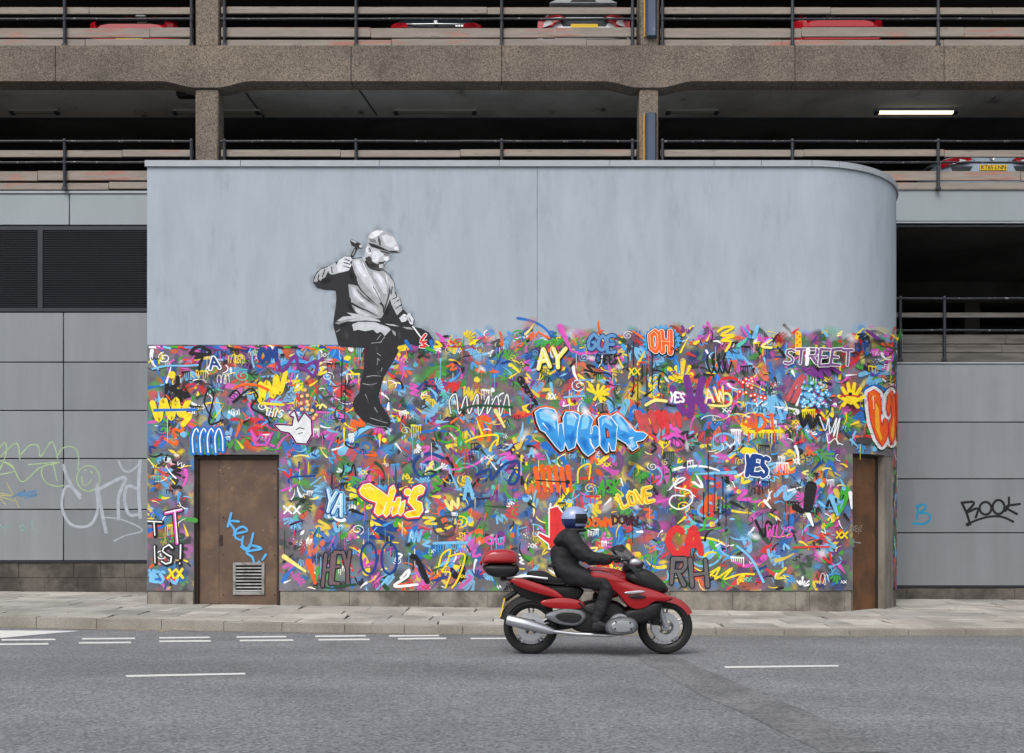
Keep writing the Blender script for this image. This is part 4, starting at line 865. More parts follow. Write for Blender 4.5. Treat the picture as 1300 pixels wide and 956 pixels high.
q = z5([(60, 600), (50, 520), (90, 480), (110, 600), (150, 490), (170, 600), (220, 480), (230, 610), (290, 490), (280, 600), (340, 490), (360, 610), (400, 480), (420, 610)]); gp.line(q, 3.4, dull(K['dgreen'], .3)); gp.line(q, 1.4, Wh)
gp.line(z5([(110, 580), (220, 550), (430, 560)]), 3, K['dgreen']); gp.cap(*z5([(330, 580), (385, 680)]), 5, 2.5, K['lyellow'])
gp.line(z5([(150, 770), (220, 740), (340, 730), (335, 790)]), 2.6, K['yellow']); gp.cap(*z5([(720, 70), (790, 220)]), 7.5, 3, K['pink'])
for a in range(9): gp.cap((758, 501), (758+math.cos(a*.55-2.6)*R2(12, 22), 499+math.sin(a*.55-2.6)*R2(8, 14)), 2, 4.2, K['yellow'])
gp.line(z5([(745, 500), (870, 490)]), 2.4, K['lblue']); gp.cap(*z5([(480, 390), (580, 540)]), 9, 4, K['black'])
for k in range(12): gp.dot(*z5([(475+k*9+R2(-20, 20), 390+k*13+R2(-12, 12))])[0], 1.2, rng.choice([K['red'], K['purple'], K['grey']]))
for k in range(16): gp.dot(*z5([(430+k*6+R2(-18, 18), 815+k*6+R2(-16, 16))])[0], 1.6, rng.choice([K['yellow'], K['yellow'], Bk]))
gp.line(z6([(660, 105), (700, 80), (760, 80), (680, 130), (765, 130), (680, 165), (740, 170), (710, 230)]), 3.2, K['yellow'])
for P_ in ([(370, 470), (400, 540), (440, 620)], [(460, 400), (490, 560), (480, 640)], [(560, 410), (540, 520), (570, 610)], [(440, 545), (600, 545)]): gp.line(z6(P_), 9, K['purple'])
gp.line(z6([(660, 520), (720, 500), (745, 540), (720, 580), (600, 575)]), 3.2, K['lyellow']); gp.line(z6([(200, 575), (260, 545), (330, 550)]), 4, K['lyellow'])
for k in range(7): gp.cap(*z6([(150+k*42, 620+R2(0, 30)), (190+k*38, 700+R2(0, 70))]), 9, 5, dull(K['red'], R2(0, .3)))
gp.cap((948, 548), (992, 547.5), 4.4, 4.4, K['yellow'])
for k in range(12): gp.cap((950+k*3.7, 548), (950+k*3.7, 552+R2(2, 12)), 1.6, 1, K['yellow'] if k % 3 else K['orange'])
for x, y in ((840, 410), (875, 405), (820, 430), (880, 425), (850, 450), (875, 465), (800, 490), (840, 495), (870, 515), (895, 510), (895, 545), (935, 525), (960, 530)):
    q = z6([(x, y)])[0]; gp.dot(*q, 2.9, K['red'], 10); gp.dot(*q, 2.2, K['orange'], 10); gp.dot(*q, 1.3, Wh, 8)
for k in range(4): gp.line(z6([(600+k*35, 250), (590+k*35, 300), (620+k*35, 370), (640+k*35, 300)]), 2.2, Bk)
for x, y0, y1 in ((797, 437, 470), (804, 434, 500), (809.5, 470, 515), (815, 462, 488), (821, 468, 503), (828, 450, 488)): gp.cap((x, y0), (x, y1), 1.3, .9, Bk); gp.line([(x-2.2, y1-3.5), (x, y1), (x+2.2, y1-3.5)], 1.1, Bk, smooth=False)
gp.cap((1013, 424), (1013, 447), 7.5, 9, lin((248, 190, 40)))
for k in range(7): gp.dot(1011.5+(k % 2)*3.4, 424+k*3.6, 1.2, K['red'])
for P_ in ([(350, 340), (420, 390), (400, 340), (460, 400), (450, 330), (510, 390), (500, 330), (570, 370)],): gp.line(z7(P_), 4.6, K['purple'])
for k in range(60): q = z7([(330+R2(-30, 170), 440+R2(-20, 150))])[0]; gp.dot(*q, R2(1.2, 3.4), rng.choice([K['lblue'], K['sky'], K['lblue']]), 9); gp.dot(*q, 1.0, Wh, 6)
for a in range(6): gp.cap((1077, 512), (1077+math.cos(a*.5-2.8)*16, 512+math.sin(a*.5-2.8)*25), 5, 4.4, K['yellow'])
gp.line(z7([(590, 580), (630, 540), (680, 590)]), 4.5, K['yellow']); gp.line(z7([(575, 525), (620, 515), (690, 525)]), 2, K['red']); gp.dot(1076, 501, 2.4, Bk)
for P_ in ([(330, 640), (350, 710), (380, 640), (400, 720), (440, 640), (450, 700)],): gp.line(z7(P_), 5, K['black'])
for P_ in ([(445, 650), (480, 740), (500, 660), (510, 760), (550, 660), (530, 780), (570, 660), (550, 800), (590, 830)], [(490, 770), (500, 820), (540, 790), (560, 830)]): gp.line(z7(P_), 1.3, Wh)
gp.line(z7([(250, 540), (300, 440), (350, 390), (280, 560), (330, 480)]), 5, dull(K['red'], .35))
gp.cap(*z8([(165, 160), (420, 150)]), 2, 5, K['lblue'])
for x, y0, y1 in ((899, 575, 655), (907.5, 602, 652), (912.5, 635, 668), (917.5, 610, 652), (921.5, 628, 675), (893, 625, 660)): gp.cap((x, y0), (x, y1), 1.3, .9, Bk); gp.line([(x-2.2, y1-3.5), (x, y1), (x+2.2, y1-3.5)], 1.1, Bk, smooth=False)
gp.line(z8([(245, 820), (320, 755), (290, 830), (400, 760), (345, 830), (450, 800), (540, 800)]), 2.4, K['yellow'])
gp.cap(*z8([(900, 240), (880, 380)]), 14, 11, Bk); gp.cap(*z8([(800, 370), (850, 400)]), 9, 6, Bk); gp.cap(*z8([(1025, 300), (1065, 420)]), 6.5, 3, K['lblue']); gp.cap(*z8([(885, 420), (910, 490)]), 5.5, 2, Wh); gp.cap(*z8([(1145, 280), (1155, 380)]), 5, 2, Wh)
gp.line(z8([(0, 260), (60, 190), (100, 190), (30, 240), (130, 270), (140, 340), (60, 385), (0, 350), (20, 300), (90, 300)]), 2, Wh); gp.line(z8([(790, 630), (900, 625), (1010, 625)]), 2.4, K['red'])
for P_ in ([(430, 620), (520, 700), (600, 850)],): gp.line(z8(P_), 3, K['lblue'])
for P_ in ([(340, 610), (200, 190)],): pass
gp.line(z9([(620, 355), (585, 420), (580, 560)]), 6, K['green']); gp.poly(z9([(590, 350), (640, 335), (690, 400), (690, 480), (620, 590), (590, 590), (585, 560), (520, 510), (530, 490), (590, 520)]), K['red']); gp.edge(z9([(590, 350), (640, 335), (690, 400), (690, 480), (620, 590), (590, 590), (585, 560), (520, 510), (530, 490), (590, 520)]), 1.7, Wh)
gp.line(z9([(160, 150), (240, 120), (250, 180), (330, 90), (410, 80), (400, 190), (350, 200), (390, 120)]), 3.2, K['dblue']); gp.line(z9([(760, 200), (765, 120), (830, 90), (825, 180)]), 2, K['yellow'])
for k in range(6): gp.cap(*z9([(510+k*38, 100+R2(0, 20)), (530+k*38, 250)]), 7, 4, K['orange'])
gp.line(z9([(515, 185), (700, 195)]), 1.6, Bk); gp.dot(*z9([(700, 195)])[0], 3, Bk)
for k in range(13): gp.cap((553+k*3.2, 690), (553+k*3.2, 694+R2(3, 12)), 1.7, .9, K['sky'])
gp.cap((553, 689.5), (593, 689), 3, 3, K['lblue'])
for P_ in ([(990, 760), (1010, 690), (1060, 660), (1040, 740), (1010, 790), (1060, 800), (1030, 890)], [(1050, 700), (1147, 690), (1110, 830), (1070, 890)]): gp.line(z2(P_), 2.2, K['yellow'])
for c_ in ((565, 710), (690, 710)):
    gp.line(z2([(c_[0]+48*math.cos(k*.57), c_[1]+95*math.sin(k*.57)) for k in range(12)]), 3, K['dblue'])
gp.line(z2([(80, 250), (90, 220), (240, 210)]), 2.2, K['dblue']); gp.cap(*z2([(200, 730), (240, 860)]), 8, 4, K['orange']); gp.cap(*z2([(50, 700), (180, 790)]), 6, 3, K['lyellow'])
for k in range(6): gp.dot(*z2([(860+k*14, 760+k*12)])[0], 1.6, K['lblue'])
gp.line(z2([(830, 700), (860, 720), (920, 850)]), 7, Bk); gp.line(z2([(760, 830), (810, 780), (800, 820), (720, 880), (860, 870)]), 3.4, Wh)
gp.line(z2([(960, 620), (1130, 615)]), 3.6, K['lblue'])
# small tags that read as words
word(gp, 'THIS', 336, 527, 22, 9, [(1.5, Wh, 0, 0)], 8, .1); word(gp, 'A', 267, 468, 11, 14, [(6, Wh, 0, 0), (3, K['dblue'], 0, 0)])
word(gp, 'OM', 329, 458, 22, 15, [(5, K['dblue'], 0, 0)], 0); word(gp, 'XX', 361, 652, 20, 9, [(2.4, Wh, 0, 0)]); word(gp, 'XX', 214, 734, 18, 11, [(3.2, K['yellow'], 0, 0)])
word(gp, 'YES', 188, 737, 19, 14, [(3.6, K['lblue'], 0, 0)], 10); word(gp, 'ASK', 760, 626, 26, 17, [(3, K['green'], 0, 0)], 3); word(gp, 'OU', 616, 691, 24, 10, [(2.6, K['pink'], 0, 0)])
word(gp, 'DOWN', 744, 669, 32, 11, [(2.6, K['orange'], 0, 0)]); word(gp, 'DOWN', 778, 665, 31, 10, [(2.8, Bk, 0, 0), (1.0, K['maroon'], 0, 0)]); word(gp, 'DI', 960, 546, 26, 20, [(3.6, K['orange'], 0, 0)])
word(gp, 'AW', 896, 512, 24, 18, [(3.4, lin((248, 190, 60)), 0, 0), (1.1, Wh, .6, .4)], -8); word(gp, 'YES', 850, 510, 18, 12, [(2.4, Wh, 0, 0)], 6); word(gp, 'LIP', 1081, 446, 15, 9, [(2.2, K['dblue'], 0, 0)])
word(gp, 'XX', 799, 476, 13, 8, [(2, K['yellow'], 0, 0)]); word(gp, 'WUS', 972, 680, 34, 14, [(2.2, K['pink'], 0, 0)], 6); word(gp, 'XX', 1060, 683, 13, 8, [(2, K['yellow'], 0, 0)]); word(gp, 'XX', 1007, 589, 8, 6, [(1.5, Wh, 0, 0)])
word(gp, 'CA', 849, 704, 40, 34, [(8.5, K['red'], 0, 0)], -2, jit=.02, smooth=True); word(gp, 'XX', 696, 507, 9, 7, [(1.5, Wh, 0, 0)]); word(gp, 'A', 671, 580, 7, 12, [(2.4, K['lblue'], 0, 0)])
word(gp, 'A', 589, 632, 11, 24, [(3.8, K['lblue'], 0, 0)]); word(gp, 'THIS', 985, 490, 22, 13, [(0.01, K['purple'], 0, 0)]) if False else None
sp_.build('overspray', wall, 'soft clouds of sprayed colour under and between the graffiti marks', 'stuff')
gp.build('graffiti', wall, 'dense layer of sprayed graffiti marks in many colours', 'stuff')
# ---- lettering that stands out: each word a piece of its own
def lettering(label, lift_=0): q = Paint(wall_map, 'wall', zone=zone); q.lab = label; return q
def done(q): q.build('painted_lettering', wall, q.lab)
zw = lambda P_: Z((660, 500), 7.222, P_)
q = lettering('light blue bubble lettering WHAT with black and orange edges')
WH = [[(140, 170), (180, 140), (240, 130), (310, 145), (335, 180), (345, 280), (352, 400), (358, 280), (385, 270), (408, 420), (398, 220), (420, 170), (490, 165), (540, 190), (545, 230), (520, 400), (500, 490), (445, 515), (412, 440), (400, 510), (375, 525), (330, 480), (230, 350), (190, 330), (160, 260)],
      [(550, 230), (560, 200), (600, 180), (640, 200), (670, 240), (650, 300), (640, 370), (660, 370), (670, 300), (700, 295), (720, 320), (725, 470), (690, 500), (660, 460), (650, 415), (635, 410), (640, 450), (685, 525), (625, 570), (580, 530), (525, 440), (530, 330)],
      [(720, 230), (750, 205), (800, 200), (850, 240), (890, 300), (885, 400), (870, 520), (840, 520), (815, 440), (805, 480), (810, 530), (790, 540), (740, 480), (735, 350)],
      [(835, 210), (890, 180), (930, 210), (1010, 300), (1060, 350), (1130, 355), (1165, 380), (1130, 420), (1060, 440), (1080, 490), (1030, 520), (970, 450), (890, 405), (890, 350), (900, 290)]]
for P_ in WH: q.edge(zw(P_), 7.2, K['orange'], -.8, .6)
for P_ in WH: q.edge(zw(P_), 5, Bk, -1.0, 1.2)
for P_ in WH: q.edge(zw(P_), 1.9, Wh); q.poly(zw(P_), lin((52, 150, 222)))
for P_ in ([(175, 170), (240, 150), (300, 160), (320, 230), (330, 330), (250, 260), (190, 230)], [(430, 190), (490, 180), (520, 210), (500, 300), (430, 280)], [(575, 215), (610, 200), (640, 230), (620, 320), (560, 330)], [(750, 230), (800, 220), (850, 280), (840, 300), (780, 260), (750, 300)], [(870, 215), (895, 200), (980, 310), (1000, 360), (920, 330)], [(990, 400), (1030, 400), (1060, 480), (1030, 500)]): q.poly(zw(P_), lin((128, 200, 242)))
for P_ in ([(350, 420), (385, 470), (375, 500), (350, 470)], [(470, 350), (505, 340), (480, 470), (455, 480)], [(580, 440), (640, 500), (625, 545), (590, 510)], [(760, 380), (790, 430), (780, 500), (755, 470)], [(910, 380), (970, 420), (1010, 390), (960, 360)]): q.poly(zw(P_), lin((32, 124, 206)))
q.poly(zw([(780, 310), (810, 330), (822, 405), (790, 410)]), Bk); q.poly(zw([(795, 330), (808, 340), (815, 395), (798, 400)]), K['orange'])
for P_ in ([(210, 270), (260, 330)], [(1010, 410), (1040, 400)], [(500, 200), (525, 230)]): q.cap(*zw(P_), 1.4, 1, Wh)
done(q)
q = lettering('yellow bubble lettering THIS with red and blue edges')
TH = [[(510, 300), (530, 268), (570, 258), (640, 305), (690, 345), (668, 375), (645, 440), (622, 452), (600, 430), (615, 372), (560, 352), (520, 325)], [(695, 285), (715, 270), (727, 300), (706, 368), (725, 372), (738, 345), (757, 342), (755, 370), (735, 440), (710, 452), (705, 430), (714, 398), (700, 398), (690, 440), (670, 458), (655, 440), (680, 350)], [(765, 372), (785, 362), (775, 430), (757, 450), (742, 435)], [(840, 282), (880, 267), (905, 285), (893, 318), (860, 332), (850, 360), (885, 375), (893, 420), (868, 456), (800, 462), (782, 445), (802, 430), (850, 420), (830, 395), (806, 370), (820, 320)]]
dt = [(802+20*math.cos(k*.785), 310+20*math.sin(k*.785)) for k in range(8)]
for c_, w_, dx in ((K['dblue'], 7.5, -.8), (K['red'], 5, -.4), (Wh, 1.9, 0)):
    for P_ in TH+[dt]: q.edge(z2(P_), w_, c_, dx, -dx)
for P_ in TH+[dt]: q.poly(z2(P_), lin((250, 214, 36)))
for P_ in ([(535, 290), (570, 280), (600, 300)], [(860, 285), (885, 280)], [(700, 300), (712, 285)]): q.line(z2(P_), 1.3, lin((255, 245, 160)))
done(q)
q = lettering('small light blue bubble lettering YA with dark edges')
word(q, 'YA', 413, 651, 22, 26, [(8.5, K['lblue'], 0, 0), (7.2, K['dblue'], -.5, .5), (4.4, lin((160, 206, 236)), 0, 0), (1.1, Wh, -1, -1)], 6, -.02, .12); q.dot(439, 652, 2.6, K['dblue']); q.dot(438.6, 651.4, 1.5, K['lblue']); done(q)
Paint.occ['wall_end'] = {}
q = lettering('big orange lettering GU with white and dark green edges at the rounded corner'); q.key = 'wall_end'; q.map = lambda x, y, o: wall_map(min(x, 1137.2), y, o+.0015)
GA = [[(760, 500), (795, 480), (828, 505), (838, 570), (832, 660), (845, 720), (858, 665), (878, 672), (882, 740), (868, 800), (845, 835), (812, 790), (778, 690), (762, 580)], [(880, 520), (905, 488), (920, 520), (928, 620), (922, 780), (908, 822), (892, 790), (886, 700), (905, 650), (905, 590), (895, 570), (885, 640), (872, 600)], [(932, 500), (940, 520), (948, 640), (950, 820), (942, 800), (936, 650)]]
for c_, w_ in ((K['dgreen'], 13.5), (lin((232, 234, 234)), 10.5)):
    for P_ in GA[:2]: q.edge(z7(P_), w_, c_)
for P_ in GA: q.edge(z7(P_), 2.4, K['red']); q.poly(z7(P_), lin((238, 92, 26)))
q.poly(z7([(800, 560), (822, 600), (828, 740), (845, 790), (832, 805), (800, 720)]), lin((250, 176, 44))); q.poly(z7([(905, 690), (915, 640), (918, 760), (906, 800), (898, 760)]), lin((248, 170, 44)))
q.cap(*z7([(785, 520), (790, 600)]), 1.6, 1, lin((255, 210, 190))); done(q)
q = lettering('orange lettering OH with black edge on a blue halo')
for k in range(22): q.cap((840+21*math.cos(k*.29), 433+17*math.sin(k*.29)), (840+23*math.cos(k*.29), 433+19*math.sin(k*.29)), 5, 3, K['sky'])
word(q, 'OH', 826, 446, 25, 25, [(11, Bk, 0, .6), (8.5, Wh, 0, 0), (7, K['orange'], 0, 0), (.8, lin((255, 200, 150)), -1, -1)], 2, -.05, .35, .01); q.dot(853, 443, 2.2, Bk); q.dot(859, 444, 2.2, Bk); q.dot(853, 443, 1.2, K['orange']); q.dot(859, 444, 1.2, K['orange']); done(q)
q = lettering('white outlined lettering STREET along the top edge of the graffiti')
word(q, 'STREET', 996, 462, 80, 19, [(4.6, Wh, 0, 0), (2.9, dull(K['purple'], .3), 0, 0)], 2, .06, .25, .04); done(q)
q = lettering('dark blue lettering YES with white edge')
word(q, 'YES', 945, 602, 28, 22, [(8.2, Wh, 0, 0), (5.6, K['dblue'], 0, 0)], 4, .05, .22); q.dot(975.5, 605.5, 2.4, Wh); q.dot(975.5, 605.5, 1.4, K['dblue']); done(q)
q = lettering('black outlined lettering HEY above the plinth')
word(q, 'HEY', 411, 741, 34, 38, [(6.6, Bk, 0, 0), (3.6, dull(K['maroon'], .5), 0, 0)], -4, .1, .4); q.line([(425, 745), (440, 743), (452, 742)], 3, K['dgreen']); done(q)
q = lettering('white edged lettering IT IS! beside the wide brown door')
word(q, 'T', 187, 680, 19, 17, [(6.4, Bk, 0, 0), (1.8, Wh, -.8, -.8)], 0, jit=0); word(q, 'T', 215, 690, 21, 40, [(7, Bk, 0, 0), (4, dull(K['pink'], .1), 0, 0), (1.6, Wh, .8, -.8)], -8, jit=0)
word(q, 'IS!', 190, 716, 46, 24, [(6.2, Bk, 0, 0), (1.8, Wh, -.7, -.7)], 2, .0, .2, .04); done(q)
q = lettering('yellow lettering LOVE with white edges')
word(q, 'LOVE', 789, 645, 42, 17, [(5.6, K['lyellow'], 0, 0), (3.6, K['yellow'], 0, 0), (.9, K['orange'], .8, .8)], -14, 0, .15); done(q)
q = lettering('blue outlined scribbled lettering near the top edge')
word(q, 'GOE', 746, 444, 34, 19, [(6.4, K['dblue'], 0, 0), (4.2, dull(K['sky'], .4), 0, 0)], 4, .05, .3, smooth=True); word(q, 'CHEES', 756, 461, 27, 11, [(1.7, Bk, 0, 0)], 3); done(q)
q = lettering('pale yellow lettering AY with dark edges')
word(q, 'AY', 682, 468, 34, 24, [(7.5, Bk, .8, .8), (5.4, lin((244, 230, 120)), 0, 0), (1, Wh, -1, -1)], -6, .12, .2); done(q)
q = lettering('black outlined lettering RH above the plinth')
word(q, 'RH', 852, 744, 44, 34, [(7.5, Bk, 0, 0), (4.6, dull(K['dgrey'], .5), 0, 0)], -1, .05, .4); done(q)
hl = Paint(wall_map, 'wall'); hl.mat_key = 'spray'
for x, y, r, a, c in ((320, 210, 8, .9, Wh), (600, 165, 9, .95, Wh), (250, 160, 8, .5, Wh), (480, 190, 6, .6, Wh), (810, 220, 6, .5, Wh), (900, 200, 5, .5, Wh), (1010, 300, 6, .5, Wh), (1010, 480, 6, .5, Wh), (270, 300, 9, .55, lin((28, 120, 210))), (460, 400, 8, .55, lin((28, 120, 210))), (590, 450, 9, .55, lin((28, 120, 210))), (690, 400, 6, .5, lin((28, 120, 210))), (760, 440, 6, .5, lin((28, 120, 210))), (860, 380, 7, .5, lin((28, 120, 210)))): hl.soft(*zw([(x, y)])[0], r, c, a, .7, R2(0, 3), .1)
for x, y, r, a, c in ((560, 290, 6, .6, lin((255, 240, 120))), (640, 400, 6, .5, lin((246, 170, 30))), (720, 420, 5, .5, lin((246, 170, 30))), (870, 300, 6, .6, lin((255, 244, 150))), (840, 440, 6, .5, lin((246, 160, 30)))): hl.soft(*z2([(x, y)])[0], r, c, a, .6, R2(0, 3), .1)
hl.build('lettering_shading', wall, 'soft spray shading inside the bubble lettering', 'stuff')
# ---- the stencilled man
mp_ = Paint(wall_map, 'wall', zone=None); z3 = lambda P_: Z((380, 270), 5.974, P_); z4 = lambda P_: Z((400, 400), 5.974, P_)
def g_(v): return lin((v, int(v*1.02), int(v*1.05)))
INK = lin((34, 35, 40)); ms_ = Paint(wall_map, 'wall'); ms_.mat_key = 'spray'
HALO = [(105, 530), (112, 490), (165, 422), (225, 405), (290, 370), (335, 335), (400, 300), (475, 300), (505, 250), (520, 180), (590, 130), (690, 150), (760, 270), (700, 340), (640, 420), (690, 475), (728, 600), (786, 740), (850, 770), (874, 850), (960, 890), (1005, 940), (262, 860), (276, 720), (282, 620), (200, 584), (140, 570)]
for x, y in z3(HALO): ms_.soft(x, y, R2(7, 10), lin((70, 75, 82)), .16, .8, R2(0, 3), .2)
mp_.poly(z3([(105, 530), (112, 490), (135, 450), (170, 422), (225, 405), (290, 370), (335, 335), (380, 328), (406, 346), (475, 338), (505, 360), (540, 420), (600, 440), (640, 432), (690, 475), (722, 530), (728, 600), (768, 655), (786, 740), (815, 765), (850, 770), (874, 815), (866, 855), (835, 865), (800, 855), (700, 880), (600, 900), (280, 920), (258, 850), (262, 800), (276, 720), (282, 640), (276, 590), (200, 584), (135, 570)]), INK)
mp_.poly(z4([(140, 85), (150, 20), (300, 0), (560, 55), (640, 82), (720, 85), (800, 100), (862, 132), (898, 185), (900, 235), (860, 262), (790, 240), (700, 214), (655, 225), (620, 300), (580, 375), (520, 470), (495, 570), (480, 620), (500, 680), (548, 745), (576, 810), (560, 848), (500, 855), (420, 840), (355, 795), (300, 730), (284, 680), (300, 630), (335, 590), (346, 500), (372, 400), (372, 250), (180, 236), (160, 160)]), INK)
# head, cap
mp_.poly(z3([(515, 240), (500, 290), (492, 335), (470, 345), (520, 410), (570, 445), (610, 430), (636, 424), (645, 396), (664, 372), (686, 352), (682, 332), (694, 305), (650, 285), (570, 255)]), g_(182))
mp_.poly(z3([(500, 345), (530, 330), (548, 345), (552, 372), (590, 390), (640, 376), (646, 392), (628, 424), (600, 436), (560, 446), (520, 410)]), g_(58))
mp_.poly(z3([(560, 300), (600, 290), (612, 330), (600, 372), (560, 372), (548, 340)]), g_(214)); mp_.poly(z3([(604, 396), (640, 388), (632, 416), (608, 424)]), g_(190))
mp_.poly(z3([(612, 284), (690, 304), (686, 316), (660, 316), (640, 308), (618, 302)]), g_(70)); mp_.line(z3([(640, 318), (664, 324), (680, 322)]), 1.3, INK); mp_.poly(z3([(596, 288), (630, 306), (640, 330), (610, 334), (596, 316)]), g_(205)); mp_.poly(z3([(640, 340), (664, 336), (686, 352), (668, 368), (644, 362)]), g_(220)); mp_.line(z3([(600, 380), (640, 376), (655, 370)]), 1.4, INK)
mp_.line(z3([(522, 262), (512, 285), (524, 308), (542, 312)]), 2.2, g_(220)); mp_.line(z3([(528, 270), (540, 285), (534, 300)]), 1.3, INK)
mp_.poly(z3([(514, 240), (520, 185), (545, 150), (590, 131), (640, 133), (690, 155), (732, 198), (754, 245), (763, 285), (755, 302), (700, 302), (650, 288), (600, 268), (560, 262)]), g_(168))
mp_.poly(z3([(522, 230), (560, 236), (620, 262), (680, 290), (740, 292), (755, 302), (700, 303), (640, 288), (580, 270), (548, 262)]), INK)
mp_.poly(z3([(525, 185), (550, 152), (592, 136), (640, 140), (600, 175), (550, 200)]), g_(226)); mp_.poly(z3([(625, 180), (660, 165), (715, 190), (740, 240), (700, 270), (650, 245)]), g_(206)); mp_.poly(z3([(600, 175), (618, 215), (620, 255), (604, 245), (596, 205)]), g_(74)); mp_.poly(z3([(530, 200), (580, 205), (590, 235), (535, 222)]), g_(120)); mp_.poly(z3([(715, 262), (745, 255), (756, 284), (720, 284)]), g_(222))
# sweater
mp_.poly(z3([(404, 352), (478, 344), (500, 372), (520, 400), (545, 430), (600, 446), (640, 440), (688, 480), (700, 560), (690, 650), (664, 720), (640, 770), (622, 800), (560, 808), (470, 790), (410, 740), (384, 660), (372, 545), (408, 548), (452, 560), (430, 480), (396, 400)]), g_(158))
mp_.poly(z3([(284, 822), (330, 790), (400, 784), (360, 758), (430, 768), (520, 790), (606, 815), (618, 828), (500, 818), (400, 826)]), g_(186))
for P_, v_ in (([(410, 366), (452, 352), (480, 400), (520, 470), (575, 560), (620, 640), (600, 652), (540, 590), (470, 510), (424, 440)], 190), ([(560, 448), (604, 462), (642, 500), (664, 560), (664, 620), (636, 610), (600, 540), (565, 490)], 196), ([(650, 452), (684, 486), (692, 540), (676, 560), (660, 500)], 184), ([(392, 560), (420, 570), (470, 640), (530, 690), (590, 740), (600, 770), (540, 750), (470, 700), (410, 640)], 184), ([(420, 716), (480, 750), (550, 782), (500, 786), (430, 752)], 196)): mp_.poly(z3(P_), g_(v_))
for P_, v_ in (([(426, 376), (450, 364), (478, 420), (510, 480), (490, 490), (440, 430)], 222), ([(585, 466), (620, 486), (640, 530), (620, 530), (592, 496)], 226), ([(410, 580), (450, 634), (500, 676), (470, 674), (420, 628)], 216), ([(530, 520), (560, 556), (590, 610), (566, 600)], 214)): mp_.poly(z3(P_), g_(v_))
for P_, w_ in (([(440, 540), (470, 590), (510, 630), (560, 676), (600, 716)], 2.0), ([(398, 410), (412, 450), (440, 500)], 2.2), ([(400, 690), (460, 722), (540, 756), (596, 790)], 2.8), ([(694, 560), (676, 640), (652, 720), (640, 770)], 2.6), ([(440, 590), (500, 650), (572, 700)], 1.8), ([(620, 690), (640, 720), (636, 760)], 3.0), ([(505, 372), (540, 422), (600, 440), (640, 436)], 2.4), ([(384, 650), (400, 720), (440, 770)], 2.2), ([(560, 560), (600, 630), (630, 700)], 1.2)): mp_.line(z3(P_), w_, INK, .75)
for P_, w_ in (([(480, 380), (530, 480), (580, 560)], 1.0), ([(600, 470), (640, 560)], 1.0), ([(660, 480), (668, 540)], 1.0)): mp_.line(z3(P_), w_, g_(240), .7)
# raised arm, hand, hammer
mp_.poly(z3([(110, 522), (128, 472), (165, 432), (225, 410), (222, 440), (196, 492), (176, 500), (160, 520), (150, 505), (130, 528)]), g_(170)); mp_.poly(z3([(215, 412), (275, 380), (288, 440), (330, 452), (250, 472), (228, 462)]), g_(184)); mp_.poly(z3([(280, 402), (300, 362), (342, 334), (390, 336), (405, 360), (384, 378), (396, 398), (376, 440), (330, 452), (292, 446)]), g_(208))
for P_ in ([(345, 352), (385, 368)], [(335, 378), (388, 394)], [(330, 404), (382, 420)], [(150, 470), (140, 510)], [(195, 430), (176, 490)], [(245, 410), (250, 460)]): mp_.line(z3(P_), 1.3, INK)
mp_.cap(*z3([(440, 250), (398, 332)]), 3.6, 3.6, INK); mp_.poly(z3([(384, 212), (405, 203), (470, 240), (474, 262), (455, 272), (395, 246)]), INK); mp_.poly(z3([(388, 214), (405, 206), (440, 226), (425, 234)]), g_(170)); mp_.dot(*z3([(466, 256)])[0], 2, g_(196)); mp_.cap(*z3([(424, 282), (404, 325)]), .9, .8, g_(180))
# lowered arm, hand, chisel
mp_.poly(z3([(692, 492), (718, 530), (724, 590), (764, 655), (782, 740), (742, 780), (700, 700), (684, 640)]), g_(176))
for P_ in ([(725, 600), (740, 640), (700, 660)], [(760, 660), (720, 690)], [(775, 700), (730, 730)], [(705, 560), (700, 620)]): mp_.line(z3(P_), 1.6, INK, .5)
mp_.poly(z3([(758, 800), (790, 770), (842, 766), (868, 810), (862, 850), (840, 846), (822, 802), (806, 826), (776, 832)]), g_(208)); mp_.line(z3([(800, 790), (830, 800), (850, 830)]), 1.2, INK); mp_.line(z3([(788, 742), (815, 772)]), 2.4, INK)
# trousers and boot
mp_.poly(z4([(282, 72), (330, 52), (450, 54), (560, 94), (575, 112), (530, 160), (500, 128), (470, 140), (440, 112), (380, 124), (330, 112), (292, 120)]), g_(190)); mp_.poly(z4([(580, 110), (610, 130), (614, 160), (596, 150)]), g_(150)); mp_.poly(z4([(660, 92), (720, 92), (748, 112), (700, 108)]), g_(150)); mp_.poly(z4([(530, 66), (600, 74), (640, 88), (560, 78)]), g_(196))
mp_.poly(z4([(150, 60), (250, 30), (320, 24), (250, 46), (180, 74)]), g_(150))
for P_ in ([(500, 150), (470, 190)], [(530, 165), (490, 215)], [(425, 215), (510, 205)], [(470, 290), (500, 310)], [(470, 330), (495, 345)], [(390, 470), (440, 460), (500, 465)], [(360, 520), (420, 530), (470, 515)], [(380, 600), (400, 640)], [(420, 780), (480, 800), (550, 820)], [(450, 700), (475, 740)], [(160, 130), (190, 110)], [(510, 400), (500, 430)], [(395, 820), (460, 842), (540, 848)], [(480, 330), (470, 380)]): mp_.line(z4(P_), 1.0, g_(150), .4)
mp_.line(z4([(742, 88), (770, 125), (802, 168)]), 1.7, Wh)
for w_, c_ in ((4.6, Wh), (3.0, K['red'])): mp_.line(z4([(838, 150), (800, 205), (850, 200), (815, 218), (858, 242), (800, 240)]), w_, c_)
for P_, c_ in (([(690, 200), (730, 260)], K['blue']), ([(880, 200), (890, 250)], K['blue']), ([(850, 250), (910, 280)], K['green']), ([(640, 250), (660, 240)], K['yellow'])): mp_.cap(*z4(P_), 5, 3, c_)
WL = lin((236, 240, 244))
